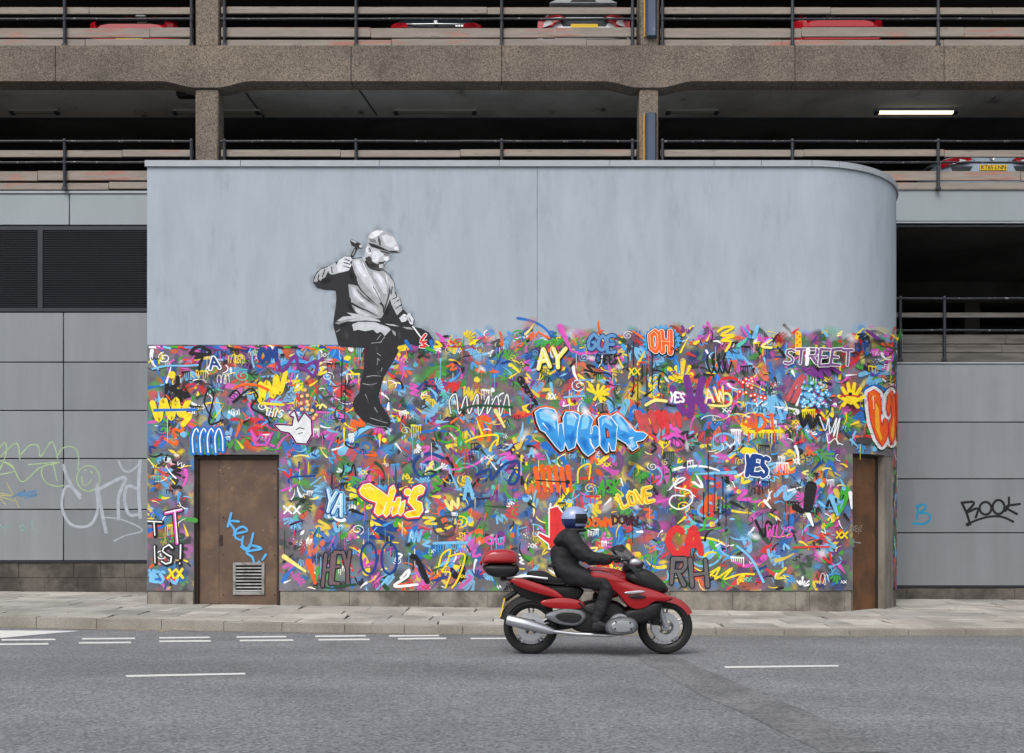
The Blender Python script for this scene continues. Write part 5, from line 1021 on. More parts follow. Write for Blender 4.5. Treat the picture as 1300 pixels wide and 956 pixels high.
for x, y, r, a, sq, an in ((450, 380, 7, .5, .6, .9), (500, 450, 9, .5, .45, 1.0), (600, 480, 8, .3, .6, .9), (560, 540, 8, .3, .4, 1.1), (640, 540, 7, .35, .5, 1.3), (440, 610, 8, .4, .4, .8), (560, 720, 8, .4, .4, .7), (330, 400, 6, .4, .7, .5), (160, 450, 6, .35, .5, -.8), (740, 690, 6, .4, .4, 1.1), (590, 320, 5, .5, .8, 0), (820, 800, 5, .4, .8, 0)): ms_.soft(*z3([(x, y)])[0], r, WL, a, sq, an, .1)
for x, y, r, a, sq, an in ((400, 480, 8, .6, .5, 1.2), (390, 720, 8, .55, .5, .8), (660, 740, 9, .6, .5, 1.4), (690, 600, 6, .5, .35, 1.4), (530, 660, 8, .4, .35, .8), (200, 520, 9, .6, .5, -.2), (520, 400, 6, .5, .5, .9), (600, 262, 8, .4, .4, .3), (560, 400, 6, .5, .6, 0), (330, 850, 10, .5, .4, -.1), (480, 700, 8, .35, .3, .7)): ms_.soft(*z3([(x, y)])[0], r, INK, a, sq, an, .1)
for x, y, r in ((420, 80, 9), (330, 80, 6), (520, 105, 6)): ms_.soft(*z4([(x, y)])[0], r, WL, .45, .35, .1, .1)
for x, y, r in ((470, 260, 6), (480, 440, 6), (430, 540, 7), (400, 650, 6), (500, 790, 7), (240, 150, 8), (640, 150, 7)): ms_.soft(*z4([(x, y)])[0], r, lin((90, 92, 98)), .4, .4, 1.3, .1)
ms_.build('stencil_shading', wall, 'soft grey spray shading on and around the stencilled workman', 'stuff')
mp_.build('painted_man', wall, 'black and white stencil of a seated workman in a flat cap holding a hammer and chisel')
# ---- tags on the cladding and doors
q = Paint(flat_map(DG), 'clad'); q.marks = []; zt_ = lambda P_: Z((0, 540), 5.31, P_); LG = lin((160, 182, 140))
for P_ in ([(-60, 230), (30, 115), (40, 190), (0, 300), (-40, 330)], [(0, 215), (110, 120), (135, 235)], [(140, 200), (200, 135), (260, 140), (275, 210), (350, 110), (390, 230)], [(0, 240), (80, 270), (150, 380), (270, 285), (400, 250), (190, 265)], [(390, 200), (430, 150), (500, 150), (530, 210), (525, 300)], [(355, 265), (300, 270), (280, 320), (310, 385), (380, 410), (430, 405)], [(360, 265), (385, 375)], [(-60, 340), (60, 320), (100, 300), (30, 250), (0, 290)]): q.line(zt_(P_), 1.5, LG)
q.line(zt_([(595+78*math.cos(k*.52), 358+86*math.sin(k*.52)) for k in range(13)]), 1.4, LG); q.line(zt_([(550, 345), (560, 400), (590, 400), (618, 365)]), 1.5, LG); q.cap(*zt_([(570, 305), (585, 300)]), 1.4, 1.4, LG); q.cap(*zt_([(612, 308), (620, 322)]), 1.4, 1.4, LG)
for P_ in ([(0, 455), (80, 475), (0, 470)], [(40, 380), (80, 450), (130, 555)], [(0, 480), (100, 510)], [(0, 490), (40, 535)]): q.line(zt_(P_), 1.1, lin((176, 172, 112)))
q.line(zt_([(90, 480), (170, 440), (110, 470), (250, 440), (130, 475), (250, 465), (170, 490)]), 2, lin((92, 128, 166)))
for P_ in ([(0, 665), (20, 690), (60, 670), (50, 690)], [(215, 640), (220, 700)], [(130, 690), (150, 670), (170, 700), (140, 710)]): q.line(zt_(P_), 1.2, lin((126, 164, 158)))
tag(q, cp, 'pale green scrawled tag with a smiley face on the left cladding')
q = Paint(flat_map(DG), 'clad'); q.marks = []; WT = lin((166, 172, 180))
for P_, w_ in (([(430, 270), (445, 330), (480, 400), (540, 490)], 4), ([(540, 470), (470, 410), (430, 440), (420, 560), (470, 660), (550, 685), (620, 660), (660, 560), (650, 430)], 3.6), ([(655, 400), (690, 600), (715, 720)], 4.4), ([(650, 440), (840, 350), (800, 480), (800, 630)], 4.2), ([(945, 240), (935, 420), (945, 620)], 4.2), ([(930, 430), (860, 410), (840, 500), (870, 600), (930, 600)], 4), ([(690, 620), (820, 635), (960, 705), (840, 745), (770, 780)], 2), ([(800, 240), (830, 300), (880, 310), (950, 250)], 2.6)): q.line(zt_(P_), w_, tone(WT, .05))
tag(q, cp, 'large faded white tag on the left cladding beside the mural wall')
zr = lambda P_: Z((1140, 600), 5.625, P_)
q = Paint(flat_map(DG), 'clad'); q.marks = []; c_ = lin((36, 138, 176))
for P_ in ([(145, 235), (135, 330)], [(130, 240), (190, 230), (195, 260), (150, 290), (215, 290), (228, 330), (190, 365), (110, 362)]): q.line(zr(P_), 2.9, c_)
tag(q, cp, 'blue letter B sprayed on the right cladding')
q = Paint(flat_map(DG), 'clad'); q.marks = []
for P_, w_ in (([(455, 215), (490, 290), (515, 370)], 3.2), ([(455, 215), (540, 210), (530, 240), (490, 285), (570, 255), (555, 320)], 3.2), ([(625+42*math.cos(k*.55), 255+45*math.sin(k*.55)) for k in range(12)], 3.1), ([(718+42*math.cos(k*.55), 246+50*math.sin(k*.55)) for k in range(12)], 3.1), ([(792, 178), (790, 240), (765, 275)], 3.0), ([(870, 224), (770, 245), (850, 296)], 3.0), ([(490, 372), (560, 340), (650, 315), (740, 315), (822, 350)], 2.8)): q.line(zr(P_), w_, Bk)
q.dot(*zr([(498, 370)])[0], 2.6, Bk); q.dot(*zr([(846, 295)])[0], 1.7, Bk); q.dot(*zr([(820, 350)])[0], 1.7, Bk)
tag(q, cp, 'black tag BOOK with an underline on the right cladding')
q = Paint(flat_map(DD-.024), 'door'); q.marks = []; zd = lambda P_: Z((240, 570), 4.667, P_); c_ = lin((88, 168, 224))
for P_ in ([(250, 380), (230, 460)], [(295, 430), (240, 430), (270, 480), (265, 510)], [(285, 500), (345, 485), (320, 460), (280, 480), (275, 525), (310, 540)], [(320, 520), (315, 570), (345, 590), (365, 560)], [(380, 500), (360, 580), (340, 600), (310, 580)], [(370, 570), (430, 590), (340, 610), (375, 640), (385, 675)], [(455, 625), (435, 655)]): q.line(zd(P_), 3.0, c_)
q.dot(*zd([(415, 670)])[0], 1.9, c_); tag(q, door)
q = Paint(lambda a, z, o: dpt(a, z, o), 'door2', cell=.02)
q.STEP = .0001; q.marks = []
word(q, 'ZUEk', .20, 1.30, -.26, -.085, [(.012, lin((150, 136, 122)), 0, 0)], 0) if False else None
def mini(txt, a0, z0, w, h, sw):
    n = len(txt); cw = w/(n+.25*(n-1))
    for i, ch in enumerate(txt):
        for st in G[ch]:
            for a, b in zip(st, st[1:]): q.cap((a0+i*cw*1.25+a[0]*cw, z0+a[1]*h), (a0+i*cw*1.25+b[0]*cw, z0+b[1]*h), sw, sw, lin((168, 152, 136)))
mini('KEyZ', .08, 1.38, .24, .09, .01)
tag(q, door2)
# ------------------------------------------------------------------ parked cars
def rrect(x0, x1, y0, y1, r, n=5):
    """rounded rectangle footprint, counter-clockwise"""
    P_ = []
    for cx, cy, a0 in ((x1-r, y0+r, -90), (x1-r, y1-r, 0), (x0+r, y1-r, 90), (x0+r, y0+r, 180)):
        for k in range(n+1): a = math.radians(a0+90*k/n); P_.append((cx+r*math.cos(a), cy+r*math.sin(a)))
    return P_
def stack(levels):
    """skin over rounded footprints at rising heights: (z, half width, y0, y1, corner radius)"""
    q = MB(); rings = [[(x, y, z) for x, y in rrect(-hw, hw, y0, y1, r)] for z, hw, y0, y1, r in levels]; n = len(rings[0]); v = [p for R_ in rings for p in R_]
    q.add(v, [(i*n+k, i*n+(k+1) % n, (i+1)*n+(k+1) % n, (i+1)*n+k) for i in range(len(rings)-1) for k in range(n)], True)
    q.add(rings[-1], [tuple(range(n))]); q.add(rings[0][::-1], [tuple(range(n))]); return q
def car(label, pxc, D, zf, paint, kind, half=.9):
    t = thing('parked_car', label, 'car', (pX(pxc, D), D, zf), 'cars parked in the car park')
    H = {'suv': 1.50, 'saloon': 1.42, 'hatch': 1.46, 'coupe': 1.34}[kind]; L = 4.4; belt = {'suv': 1.02, 'saloon': .98, 'hatch': .97, 'coupe': .98}[kind]
    stack([(.24, half-.06, .12, L-.15, .3), (.32, half-.02, .03, L-.04, .34), (.48, half, -.02, L, .36), (.62, half+.005, -.01, L+.01, .36), (.68, half, .03, L, .34), (.80, half-.01, .045, L-.05, .32), (belt-.05, half-.03, .07, L-.25, .3), (belt, half-.07, .12, L-.5, .28)]).build('body', paint, t)
    rear = {'suv': (.16, .52), 'saloon': (.62, 1.15), 'hatch': (.16, .66), 'coupe': (.35, 1.25)}[kind]
    hi = H-.06
    stack([(belt-.01, half-.09, rear[0], L-1.25, .2), ((belt+hi)/2, half-.17, (rear[0]+rear[1])/2, L-1.75, .22), (hi, half-.26, rear[1], L-2.25, .25), (H, half-.36, rear[1]+.18, L-2.5, .25)]).build('cabin', paint, t)
    # rear window and side windows, set just proud of the cabin
    def onrear(x, z, o=.008):
        k = (z-belt)/(hi-belt); return (x, rear[0]+(rear[1]-rear[0])*k-o, z)
    wz0, wz1 = belt+.06, hi-.05
    q = MB(); A = [(-half+.22, wz0), (half-.22, wz0), (half-.31, wz1), (-half+.31, wz1)]
    q.prism(A, lambda a, b_, d: onrear(a, b_, d), -.02, .012); q.build('rear_window', M['glass'], t)
    for s in (-1, 1):
        q = MB(); side = lambda y, z, d, s=s: (s*(half-.09-(z-belt)/(hi-belt)*.17+d), y, z)
        q.prism([(rear[0]+.45, belt+.05), (L-1.5, belt+.05), (L-2.15, hi-.06), (rear[1]+.2, hi-.06)], side, -.02, .008); q.build('side_window', M['glass'], t)
        m_ = MB(); m_.bbox(s*(half+.09)-.09, s*(half+.09)+.09, L-1.75, L-1.62, belt+.0, belt+.13, .03); m_.build('door_mirror', paint, t)
        for yw in (.82, L-.85):
            wh = MB(); wh.lathe([(.2, -.1), (.3, -.1), (.325, -.07), (.325, .07), (.3, .1), (.2, .1)], (s*(half-.1), yw, .325), 'x'); w_ = wh.build('wheel', M['tyre'], t)
            rm = MB(); rm.lathe([(0, .085), (.06, .09), (.2, .07), (.21, .1)], (s*(half-.1), yw, .325), 'x') if s > 0 else rm.lathe([(0, -.085), (.06, -.09), (.2, -.07), (.21, -.1)], (s*(half-.1), yw, .325), 'x'); rm.build('rim', M['alu'], w_)
    def rearpatch(poly, y0, th, name, m, lab=None):
        # follows the rounded corners of the tail
        def fn(x, z, d):
            e = max(0, abs(x)-(half-.34)); y = y0+.34-math.sqrt(max(.02, .34**2-e*e)) if e > 0 else y0
            return (x, y-d, z)
        P_ = []
        for i in range(len(poly)):
            a, c = poly[i], poly[(i+1) % len(poly)]; n = max(1, int(abs(a[0]-c[0])/.08))
            P_ += [(a[0]+(c[0]-a[0])*k/n, a[1]+(c[1]-a[1])*k/n) for k in range(n)]
        q = MB().prism(P_, fn, -.04, th); return q.build(name, m, t, label=lab)
    def plate(z, y, txt, zc_=.055):
        q = MB(); q.bbox(-.26, .26, y-.012, y+.02, z-.056, z+.056, .004); pl = q.build('number_plate', M['plate_y'], t)
        if txt:
            cu = bpy.data.curves.new('characters', 'FONT'); cu.body = txt; cu.size = .108; cu.align_x = 'CENTER'; cu.align_y = 'CENTER'; cu.extrude = .0012; cu.space_character = 1.0
            tmp = bpy.data.objects.new('characters', cu); S.collection.objects.link(tmp); bpy.context.view_layer.update()
            me = bpy.data.meshes.new_from_object(tmp.evaluated_get(bpy.context.evaluated_depsgraph_get())); S.collection.objects.unlink(tmp); bpy.data.objects.remove(tmp)
            xs_ = [v.co.x for v in me.vertices]; k = .47/(max(xs_)-min(xs_))
            me.transform(Matrix.Translation((0, y-.014, z)) @ Matrix.Rotation(math.pi/2, 4, 'X') @ Matrix.Diagonal((k, 1.0, 1, 1))); me.materials.append(M['plate_ink'])
            o = bpy.data.objects.new('characters', me); S.collection.objects.link(o); o.parent = pl
    h = half
    if kind == 'suv':
        for s in (-1, 1):
            o = rearpatch([(s*x, z) for x, z in ((h-.03, .98), (h-.42, 1.0), (h-.56, .95), (h-.36, .86), (h-.30, .80), (h-.02, .80))], .0, .03, 'tail_light', M['lamp_red'])
            q = MB().prism([(s*x, z) for x, z in ((h-.16, .93), (h-.50, .955), (h-.36, .905), (h-.18, .89))], lambda a, b_, d: (a, -.026-d, b_), 0, .012); q.build('reversing_lens', M['lamp_clear'], o)
        q = MB().bbox(-.5, .5, .02, .06, .94, .985, .01); q.build('tailgate_bar', M['c_white'], t)
        q = MB().prism([(-.47, .925), (.47, .925), (.35, .70), (-.35, .70)], lambda a, b_, d: (a, .055-d, b_), 0, .008); q.build('plate_recess', M['trim'], t)
        plate(.80, .035, None)
        m_ = MB()   # the characters cannot be read in the photograph: only a broken dark row
        q = MB().prism([(-.66, 1.40), (.66, 1.40), (.5, 1.47), (-.5, 1.47)], lambda a, b_, d: (a, .66-d, b_), 0, .38); q.build('roof_spoiler', paint, t)
        q = MB().prism([(-.26, 1.415), (.26, 1.415), (.22, 1.45), (-.22, 1.45)], lambda a, b_, d: (a, .279-d, b_), 0, .006); q.build('spoiler_vent', M['blackp'], t)
        MB().bbox(-h+.1, h-.1, -.045, .1, .57, .66, .02).build('bumper', paint, t); MB().bbox(-h+.14, h-.14, -.03, .1, .30, .56, .02).build('bumper_insert', M['trim'], t)
        MB().tube([(0, .3, 1.12), (.25, .34, 1.1), (.45, .36, 1.12)], .008, 6).build('wiper', M['blackp'], t)
    elif kind == 'saloon':
        for s in (-1, 1): rearpatch([(s*x, z) for x, z in ((h-.02, .90), (h-.34, .84), (h-.38, .76), (h-.03, .76))], .0, .03, 'tail_light', M['lamp_red'])
        q = MB(); q.tube([(-.66, .10, .885), (-.62, .05, .86), (-.4, .015, .845), (0, 0, .842), (.4, .015, .845), (.62, .05, .86), (.66, .10, .885)], .012, 6); q.build('boot_lip', M['steel'], t)
        q = MB().lathe([(0, -.016), (.038, -.016), (.044, -.008), (.044, .01)], (0, .03, .895), 'y', 20); bd = q.build('round_badge', M['blackp'], t)
        q = MB()
        for a0 in (0, 2): q.add([(0, .0125, .895)]+[(.034*math.cos((a0+k/4)*math.pi/2), .0125, .895+.034*math.sin((a0+k/4)*math.pi/2)) for k in range(5)], [(0, k, k+1) for k in range(1, 5)])
        for a0 in (1, 3): q.add([(0, .0125, .895)]+[(.034*math.cos((a0+k/4)*math.pi/2), .0125, .895+.034*math.sin((a0+k/4)*math.pi/2)) for k in range(5)], [(0, k, k+1) for k in range(1, 5)])
        q.build('badge_quarters', M['c_white'], bd)
        q = MB()
        for k in range(4): q.bbox(.38+k*.055, .42+k*.055, .018, .03, .80, .835, .002)
        q.build('badge_script', M['chrome'], t); MB().bbox(-.5, .5, -.03, .06, .60, .625, .006).build('bumper_strip', M['steel'], t); plate(.615, -.03, None)
    elif kind == 'hatch':
        for s in (-1, 1): rearpatch([(s*x, z) for x, z in ((h-.02, .97), (h-.20, .97), (h-.22, .86), (h-.28, .78), (h-.02, .76))], .0, .03, 'tail_light', M['lamp_red'])
        q = MB().prism([(-.70, .80), (.70, .80), (.56, .90), (.4, .925), (-.4, .925), (-.56, .90)], lambda a, b_, d: (a, .06-d, b_), 0, .05); q.build('tailgate_ridge', paint, t)
        q = MB().prism([(-.42, .70), (.42, .70), (.36, .66), (-.36, .66)], lambda a, b_, d: (a, .04-d, b_), 0, .006); q.build('plate_recess', M['trim'], t)
        MB().bbox(-h+.14, h-.14, -.05, .1, .50, .63, .025).build('bumper', paint, t); plate(.625, -.045, None)
        MB().bbox(-.1, .1, rear[1]-.12, rear[1]-.05, 1.35, 1.40, .01).build('brake_lamp', M['lamp_clear'], t)
    else:
        for s in (-1, 1):
            o = rearpatch([(s*x, z) for x, z in ((h-.02, .92), (h-.46, .905), (h-.52, .87), (h-.40, .81), (h-.26, .80), (h-.02, .78))], .0, .03, 'tail_light', M['lamp_red'])
            q = MB().prism([(s*x, z) for x, z in ((h-.26, .87), (h-.40, .845), (h-.28, .80))], lambda a, b_, d: (a, -.026-d, b_), 0, .012); q.build('reversing_lens', M['lamp_clear'], o)
            q = MB().prism([(s*x, z) for x, z in ((h-.16, .80), (h-.02, .80), (h-.02, .79), (h-.16, .79))], lambda a, b_, d: (a, .04-d, b_), 0, .01); q.build('lamp_edge', M['trim'], o)
        q = MB().prism([(-.34, .905), (.34, .905), (.30, .80), (-.30, .80)], lambda a, b_, d: (a, .05-d, b_), 0, .02); q.build('tailgate_panel', paint, t)
        q = MB().lathe([(.028, -.01), (.04, -.014), (.046, -.006), (.046, .01)], (0, .025, .905), 'y', 18); q.build('badge_ring', M['chrome'], t)
        q = MB().prism([(-.80, .74), (.80, .74), (.76, .52), (-.76, .52)], lambda a, b_, d: (a, .0-d, b_), 0, .012); q.build('bumper_insert', M['trim'], t)
        q = MB().prism([(-.36, .785), (.36, .785), (.46, .60), (-.46, .60)], lambda a, b_, d: (a, -.012-d, b_), 0, .014); q.build('plate_panel', paint, t); plate(.705, -.03, 'KT65 LNN')
    return t
CD = DG+.75
car('white sports utility car with red tail lights behind the upper railing', 742, CD, Z2, M['c_white'], 'suv', .92)
car('dark saloon with a round badge on its boot behind the upper railing', 553, CD, Z2, M['c_dark'], 'saloon', .9)
car('red hatchback behind the upper railing right of the column with the cable cover', 1068, CD, Z2, M['c_red'], 'hatch', .88)
car('bright red hatchback behind the upper railing at the left', 165, CD+.15, Z2, M['c_red'], 'hatch', .88)
car('silver blue car with yellow number plate behind the middle railing at the right edge', 1260, CD, Z1, M['c_grey'], 'coupe', .91)
# ------------------------------------------------------------------ motorcycle (drawn along +x, rear axle at x = 0)
BD_ = 11.04; BX = pX(674, BD_)
bike = thing('motorcycle', 'red touring motorcycle with a red top box passing on the road', 'motorcycle', (BX, BD_, road_z(BX+.7, BD_)))
def pillow(poly, hw, inset=.06, mid=0.0, z=None, bulge=.55, grow=None):
    """solid from a side outline (x,z): full at the middle, drawn in towards each flank"""
    cx = sum(p[0] for p in poly)/len(poly); cz = sum(p[1] for p in poly)/len(poly)
    # smooth the outline first
    P_ = poly
    for _ in range(2):
        Q = []
        for i in range(len(P_)):
            a, c = P_[i], P_[(i+1) % len(P_)]; Q += [(a[0]*.78+c[0]*.22, a[1]*.78+c[1]*.22), (a[0]*.22+c[0]*.78, a[1]*.22+c[1]*.78)]
        P_ = Q
    n = len(P_); rings = []
    ext = max(max(abs(p[0]-cx) for p in P_), max(abs(p[1]-cz) for p in P_))
    for y, k in ((-1, 1-inset*2.2/ext*.5), (-.92, 1-inset/ext*.5), (-bulge, 1), (bulge, 1), (.92, 1-inset/ext*.5), (1, 1-inset*2.2/ext*.5)):
        rings.append([(cx+(a-cx)*k, mid+y*hw, cz+(b_-cz)*k) for a, b_ in P_])
    q = MB(); v = [p for R_ in rings for p in R_]
    q.add(v, [(i*n+k, i*n+(k+1) % n, (i+1)*n+(k+1) % n, (i+1)*n+k) for i in range(5) for k in range(n)], True)
    tri = [tuple(t_) for t_ in tessellate_polygon([[Vector((a, b_, 0)) for a, b_ in P_]])]
    q.add(rings[0], tri, True); q.add(rings[-1], tri, True); return q
WR = .305
def wheel(x, wid, name):
    w = MB(); w.lathe([(WR-.075, -wid*.42), (WR-.05, -wid*.5), (WR-.022, -wid*.46), (WR-.004, -wid*.25), (WR, 0), (WR-.004, wid*.25), (WR-.022, wid*.46), (WR-.05, wid*.5), (WR-.075, wid*.42)], (x, 0, WR), 'y', 40); root = w.build(name, M['tyre'], bike)
    r = MB(); r.lathe([(WR-.10, -wid*.3), (WR-.068, -wid*.42), (WR-.075, -wid*.2), (WR-.085, 0), (WR-.075, wid*.2), (WR-.068, wid*.42), (WR-.10, wid*.3)], (x, 0, WR), 'y', 36); r.build('rim', M['blackp'], root)
    sp = MB()
    for k in range(5):
        for dd in (-.13, .13):
            a = k*2*math.pi/5+.3; sp.tube([(x+.04*math.cos(a), -.02 if dd < 0 else .02, WR+.04*math.sin(a)), (x+(WR-.085)*math.cos(a+dd), 0, WR+(WR-.085)*math.sin(a+dd))], [.016, .011], 6)
    sp.build('spoke', M['alu'], root)
    MB().lathe([(0, -.06), (.045, -.06), (.05, -.03), (.05, .03), (.045, .06), (0, .06)], (x, 0, WR), 'y', 18).build('hub', M['alu'], root)
    for s in ((-1, 1) if name == 'front_wheel' else (-1,)):
        dsk = MB(); dsk.lathe([(.085, s*.066), (.155, s*.066), (.155, s*.072), (.085, s*.072), (.085, s*.066)], (x, 0, WR), 'y', 30); dsk.build('brake_disc', M['steel'], root)
wheel(0, .18, 'rear_wheel'); wheel(1.485, .125, 'front_wheel')
fk = MB()
for s in (-1, 1): fk.tube([(1.485, s*.085, WR), (1.40, s*.085, .55), (1.22, s*.09, .98)], [.03, .032, .024], 10)
fk.build('front_fork', M['alu'], bike)
cal = MB()
for s in (-1, 1): cal.bbox(1.33, 1.42, s*.075-.022, s*.075+.022, WR+.02, WR+.14, .012)
cal.build('brake_caliper', M['blackp'], bike)
ff = MB(); n = 16; v = []
for k in range(n+1):
    a = math.radians(28+k*(150-28)/n); rr = WR+.022
    for y, dr in ((-.078, -.055), (-.07, -.005), (-.035, .012), (0, .016), (.035, .012), (.07, -.005), (.078, -.055)): v.append((1.485+(rr+dr)*math.cos(a), y, WR+(rr+dr)*math.sin(a)))
ff.add(v, [(k*7+j, (k+1)*7+j, (k+1)*7+j+1, k*7+j+1) for k in range(n) for j in range(6)], True); ff.build('front_mudguard', M['b_red'], bike)
rf = MB(); v = []
for k in range(n+1):
    a = math.radians(40+k*(165-40)/n); rr = WR+.04
    for y, dr in ((-.1, -.06), (-.09, 0), (0, .012), (.09, 0), (.1, -.06)): v.append(((rr+dr)*math.cos(a), y, WR+(rr+dr)*math.sin(a)))
rf.add(v, [(k*5+j, (k+1)*5+j, (k+1)*5+j+1, k*5+j+1) for k in range(n) for j in range(4)], True); rf.build('rear_mudguard', M['blackp'], bike)
pillow([(.42, .30), (.55, .24), (.98, .22), (1.10, .28), (1.08, .48), (.95, .60), (.62, .60), (.46, .5)], .17, .08).build('engine_block', M['blackp'], bike)
for s in (-1, 1):
    c_ = MB(); c_.lathe([(.0, 0), (.085, 0), (.10, .02), (.10, .12), (.095, .14)], (.96, 0, .345), 'y', 20)
    v = [(x, s*(.17+y), z) for x, y, z in [(a, b_, c) for a, b_, c in c_.v]]; q = MB().add(v, c_.f, True)
    q.build('cylinder', M['alu'], bike); hd_ = pillow([(.80, .27), (.88, .24), (1.08, .25), (1.15, .31), (1.13, .40), (1.04, .44), (.87, .43), (.79, .36)], .06, .05, s*.345, bulge=.3); hd_.build('cylinder_head', M['alu_dull'], bike)
    pillow([(.86, .30), (.92, .275), (1.05, .28), (1.10, .33), (1.08, .385), (1.0, .41), (.90, .40), (.85, .36)], .012, .02, s*.408, bulge=.3).build('head_cover', M['alu'], bike)
    bl = MB(); [bl.lathe([(0, s*.424), (.010, s*.424), (.012, s*.415)], (bx_, 0, bz_), 'y', 8) for bx_, bz_ in ((.89, .315), (1.06, .315), (.90, .385), (1.05, .38))]; bl.build('bolt', M['blackp'], bike)
    fin = MB()
    for k in range(5): fin.lathe([(.095, s*(.19+k*.02)), (.118, s*(.19+k*.02)), (.118, s*(.197+k*.02)), (.095, s*(.197+k*.02))], (.96, 0, .345), 'y', 20)
    fin.build('cooling_fins', M['alu'], bike)
pillow([(-.04, .26), (.10, .24), (.50, .27), (.56, .36), (.50, .42), (.10, .37), (-.03, .37)], .055, .04, .10).build('swing_arm', M['blackp'], bike)
pillow([(.30, .34), (.52, .32), (.62, .42), (.56, .50), (.34, .52), (.16, .46), (.14, .42)], .05, .04, -.17).build('side_casting', M['alu_dull'], bike)
pillow([(.34, .37), (.50, .36), (.56, .43), (.50, .47), (.34, .48), (.24, .44)], .008, .02, -.222).build('heel_guard', M['blackp'], bike)
MB().tube([(.52, -.19, .58), (.60, -.2, .50), (.70, -.2, .46), (.84, -.2, .45)], .014, 8).build('hose', M['blackp'], bike)
si = MB(); si.tube([(-.27, -.2, .40), (-.25, -.2, .395), (-.05, -.195, .345), (.16, -.19, .285), (.24, -.185, .265)], [.045, .058, .062, .05, .03], 16); si.build('silencer', M['steel'], bike)
MB().tube([(-.275, -.2, .402), (-.262, -.2, .399)], .032, 14).build('silencer_tip', M['blackp'], bike)
MB().tube([(.24, -.185, .265), (.5, -.17, .235), (.85, -.17, .22), (1.02, -.2, .27), (1.06, -.28, .33)], .021, 10).build('exhaust_pipe', M['steel'], bike)
pillow([(.80, .60), (.66, .76), (.58, .90), (.62, .96), (.80, .965), (1.0, .93), (1.12, .86), (1.05, .66)], .16, .09).build('fuel_tank', M['b_red'], bike)
for s in (-1, 1):
    pillow([(.58, .905), (.70, .935), (.90, .90), (1.06, .80), (1.34, .72), (1.55, .64), (1.50, .60), (1.34, .60), (1.24, .52), (1.12, .50), (1.02, .56), (.94, .68), (.78, .78)], .085, .07, s*.23, bulge=.35).build('fairing', M['b_red'], bike)
    pillow([(1.02, .66), (1.16, .68), (1.26, .645), (1.12, .625)], .012, .02, s*.322).build('fairing_vent', M['blackp'], bike)
    pillow([(.98, .70), (1.18, .725), (1.24, .70), (1.04, .675)], .008, .02, s*.319).build('fairing_stripe', M['steel'], bike)
    pillow([(1.30, .56), (1.44, .60), (1.40, .42), (1.22, .34), (1.10, .38)], .04, .04, s*.16).build('lower_fairing', M['blackp'], bike)
pillow([(.98, .86), (1.12, .95), (1.28, .95), (1.46, .80), (1.52, .70), (1.40, .66), (1.16, .74)], .23, .12).build('nose', M['blackp'], bike)
for s in (-1, 1): pillow([(.98, .48), (1.12, .52), (1.30, .58), (1.42, .60), (1.40, .48), (1.22, .36), (1.04, .36)], .09, .06, s*.2).build('fairing_lower', M['blackp'], bike)
q = pillow([(1.34, .86), (1.48, .76), (1.54, .68), (1.42, .70)], .14, .05); q.build('headlight', M['lamp_clear'], bike)
ws = MB(); v = []; n = 12; m_ = 6
for i in range(m_+1):
    t_ = i/m_
    for k in range(n+1):
        a = (k/n-.5)*2; y = a*(.25-.06*t_); x = 1.36-.34*t_-.20*a*a*(1-.3*t_); z = .86+.36*t_-.05*a*a*t_; v.append((x, y, z))
nn = n+1; ws.add(v, [(i*nn+k, i*nn+k+1, (i+1)*nn+k+1, (i+1)*nn+k) for i in range(m_) for k in range(n)], True); ws.build('windscreen', M['screen'], bike)
pillow([(1.02, .90), (1.22, .92), (1.26, 1.02), (1.12, 1.05), (1.02, .98)], .15, .05).build('dashboard', M['blackp'], bike)
hb = MB(); hb.tube([(.90, -.40, 1.035), (1.0, -.30, 1.05), (1.10, -.14, 1.03), (1.10, .14, 1.03), (1.0, .30, 1.05), (.90, .40, 1.035)], .014, 8); hb.build('handlebar', M['blackp'], bike)
for s in (-1, 1):
    MB().tube([(.895, s*.405, 1.034), (.97, s*.325, 1.047)], .02, 10).build('grip', M['tyre'], bike)
    MB().tube([(1.0, s*.33, 1.05), (.96, s*.41, 1.06)], .007, 6).build('brake_lever', M['alu'], bike)
    MB().tube([(1.16, s*.24, .96), (1.10, s*.38, 1.02)], .011, 8).build('mirror_stalk', M['blackp'], bike)
    pillow([(1.04, 1.00), (1.14, .99), (1.18, 1.03), (1.13, 1.07), (1.05, 1.06)], .055, .04, s*.42).build('mirror', M['steel'], bike)
pillow([(-.02, .80), (.12, .78), (.30, .755), (.48, .77), (.60, .80), (.62, .87), (.50, .85), (.36, .835), (.24, .855), (.16, .92), (-.06, .92)], .15, .08).build('seat', M['leather'], bike)
for s in (-1, 1):
    pillow([(-.24, .83), (-.16, .86), (.04, .80), (.26, .72), (.38, .62), (.22, .64), (.0, .70), (-.16, .76)], .03, .03, s*.15).build('tail_panel', M['b_red'], bike)
    pillow([(.08, .60), (.34, .64), (.56, .60), (.60, .52), (.40, .50), (.14, .53)], .03, .03, s*.165).build('side_panel', M['b_red'], bike)
    MB().tube([(.18, s*.17, .84), (-.02, s*.18, .865), (-.20, s*.17, .855), (-.26, s*.10, .85)], .014, 8).build('grab_rail', M['steel'], bike)
pillow([(-.05, .58), (.5, .56), (.62, .74), (.3, .76), (-.2, .80), (-.24, .76)], .11, .05).build('subframe', M['blackp'], bike)
pillow([(-.27, .84), (-.20, .85), (-.18, .79), (-.25, .78)], .09, .03).build('tail_light', M['lamp_red'], bike)
tb = pillow([(-.56, 1.03), (-.52, 1.12), (-.42, 1.16), (-.24, 1.165), (-.15, 1.12), (-.13, 1.03), (-.14, 1.0), (-.55, 1.0)], .235, .08); tb.build('top_box_lid', M['b_red'], bike, label='red lid of the top box')
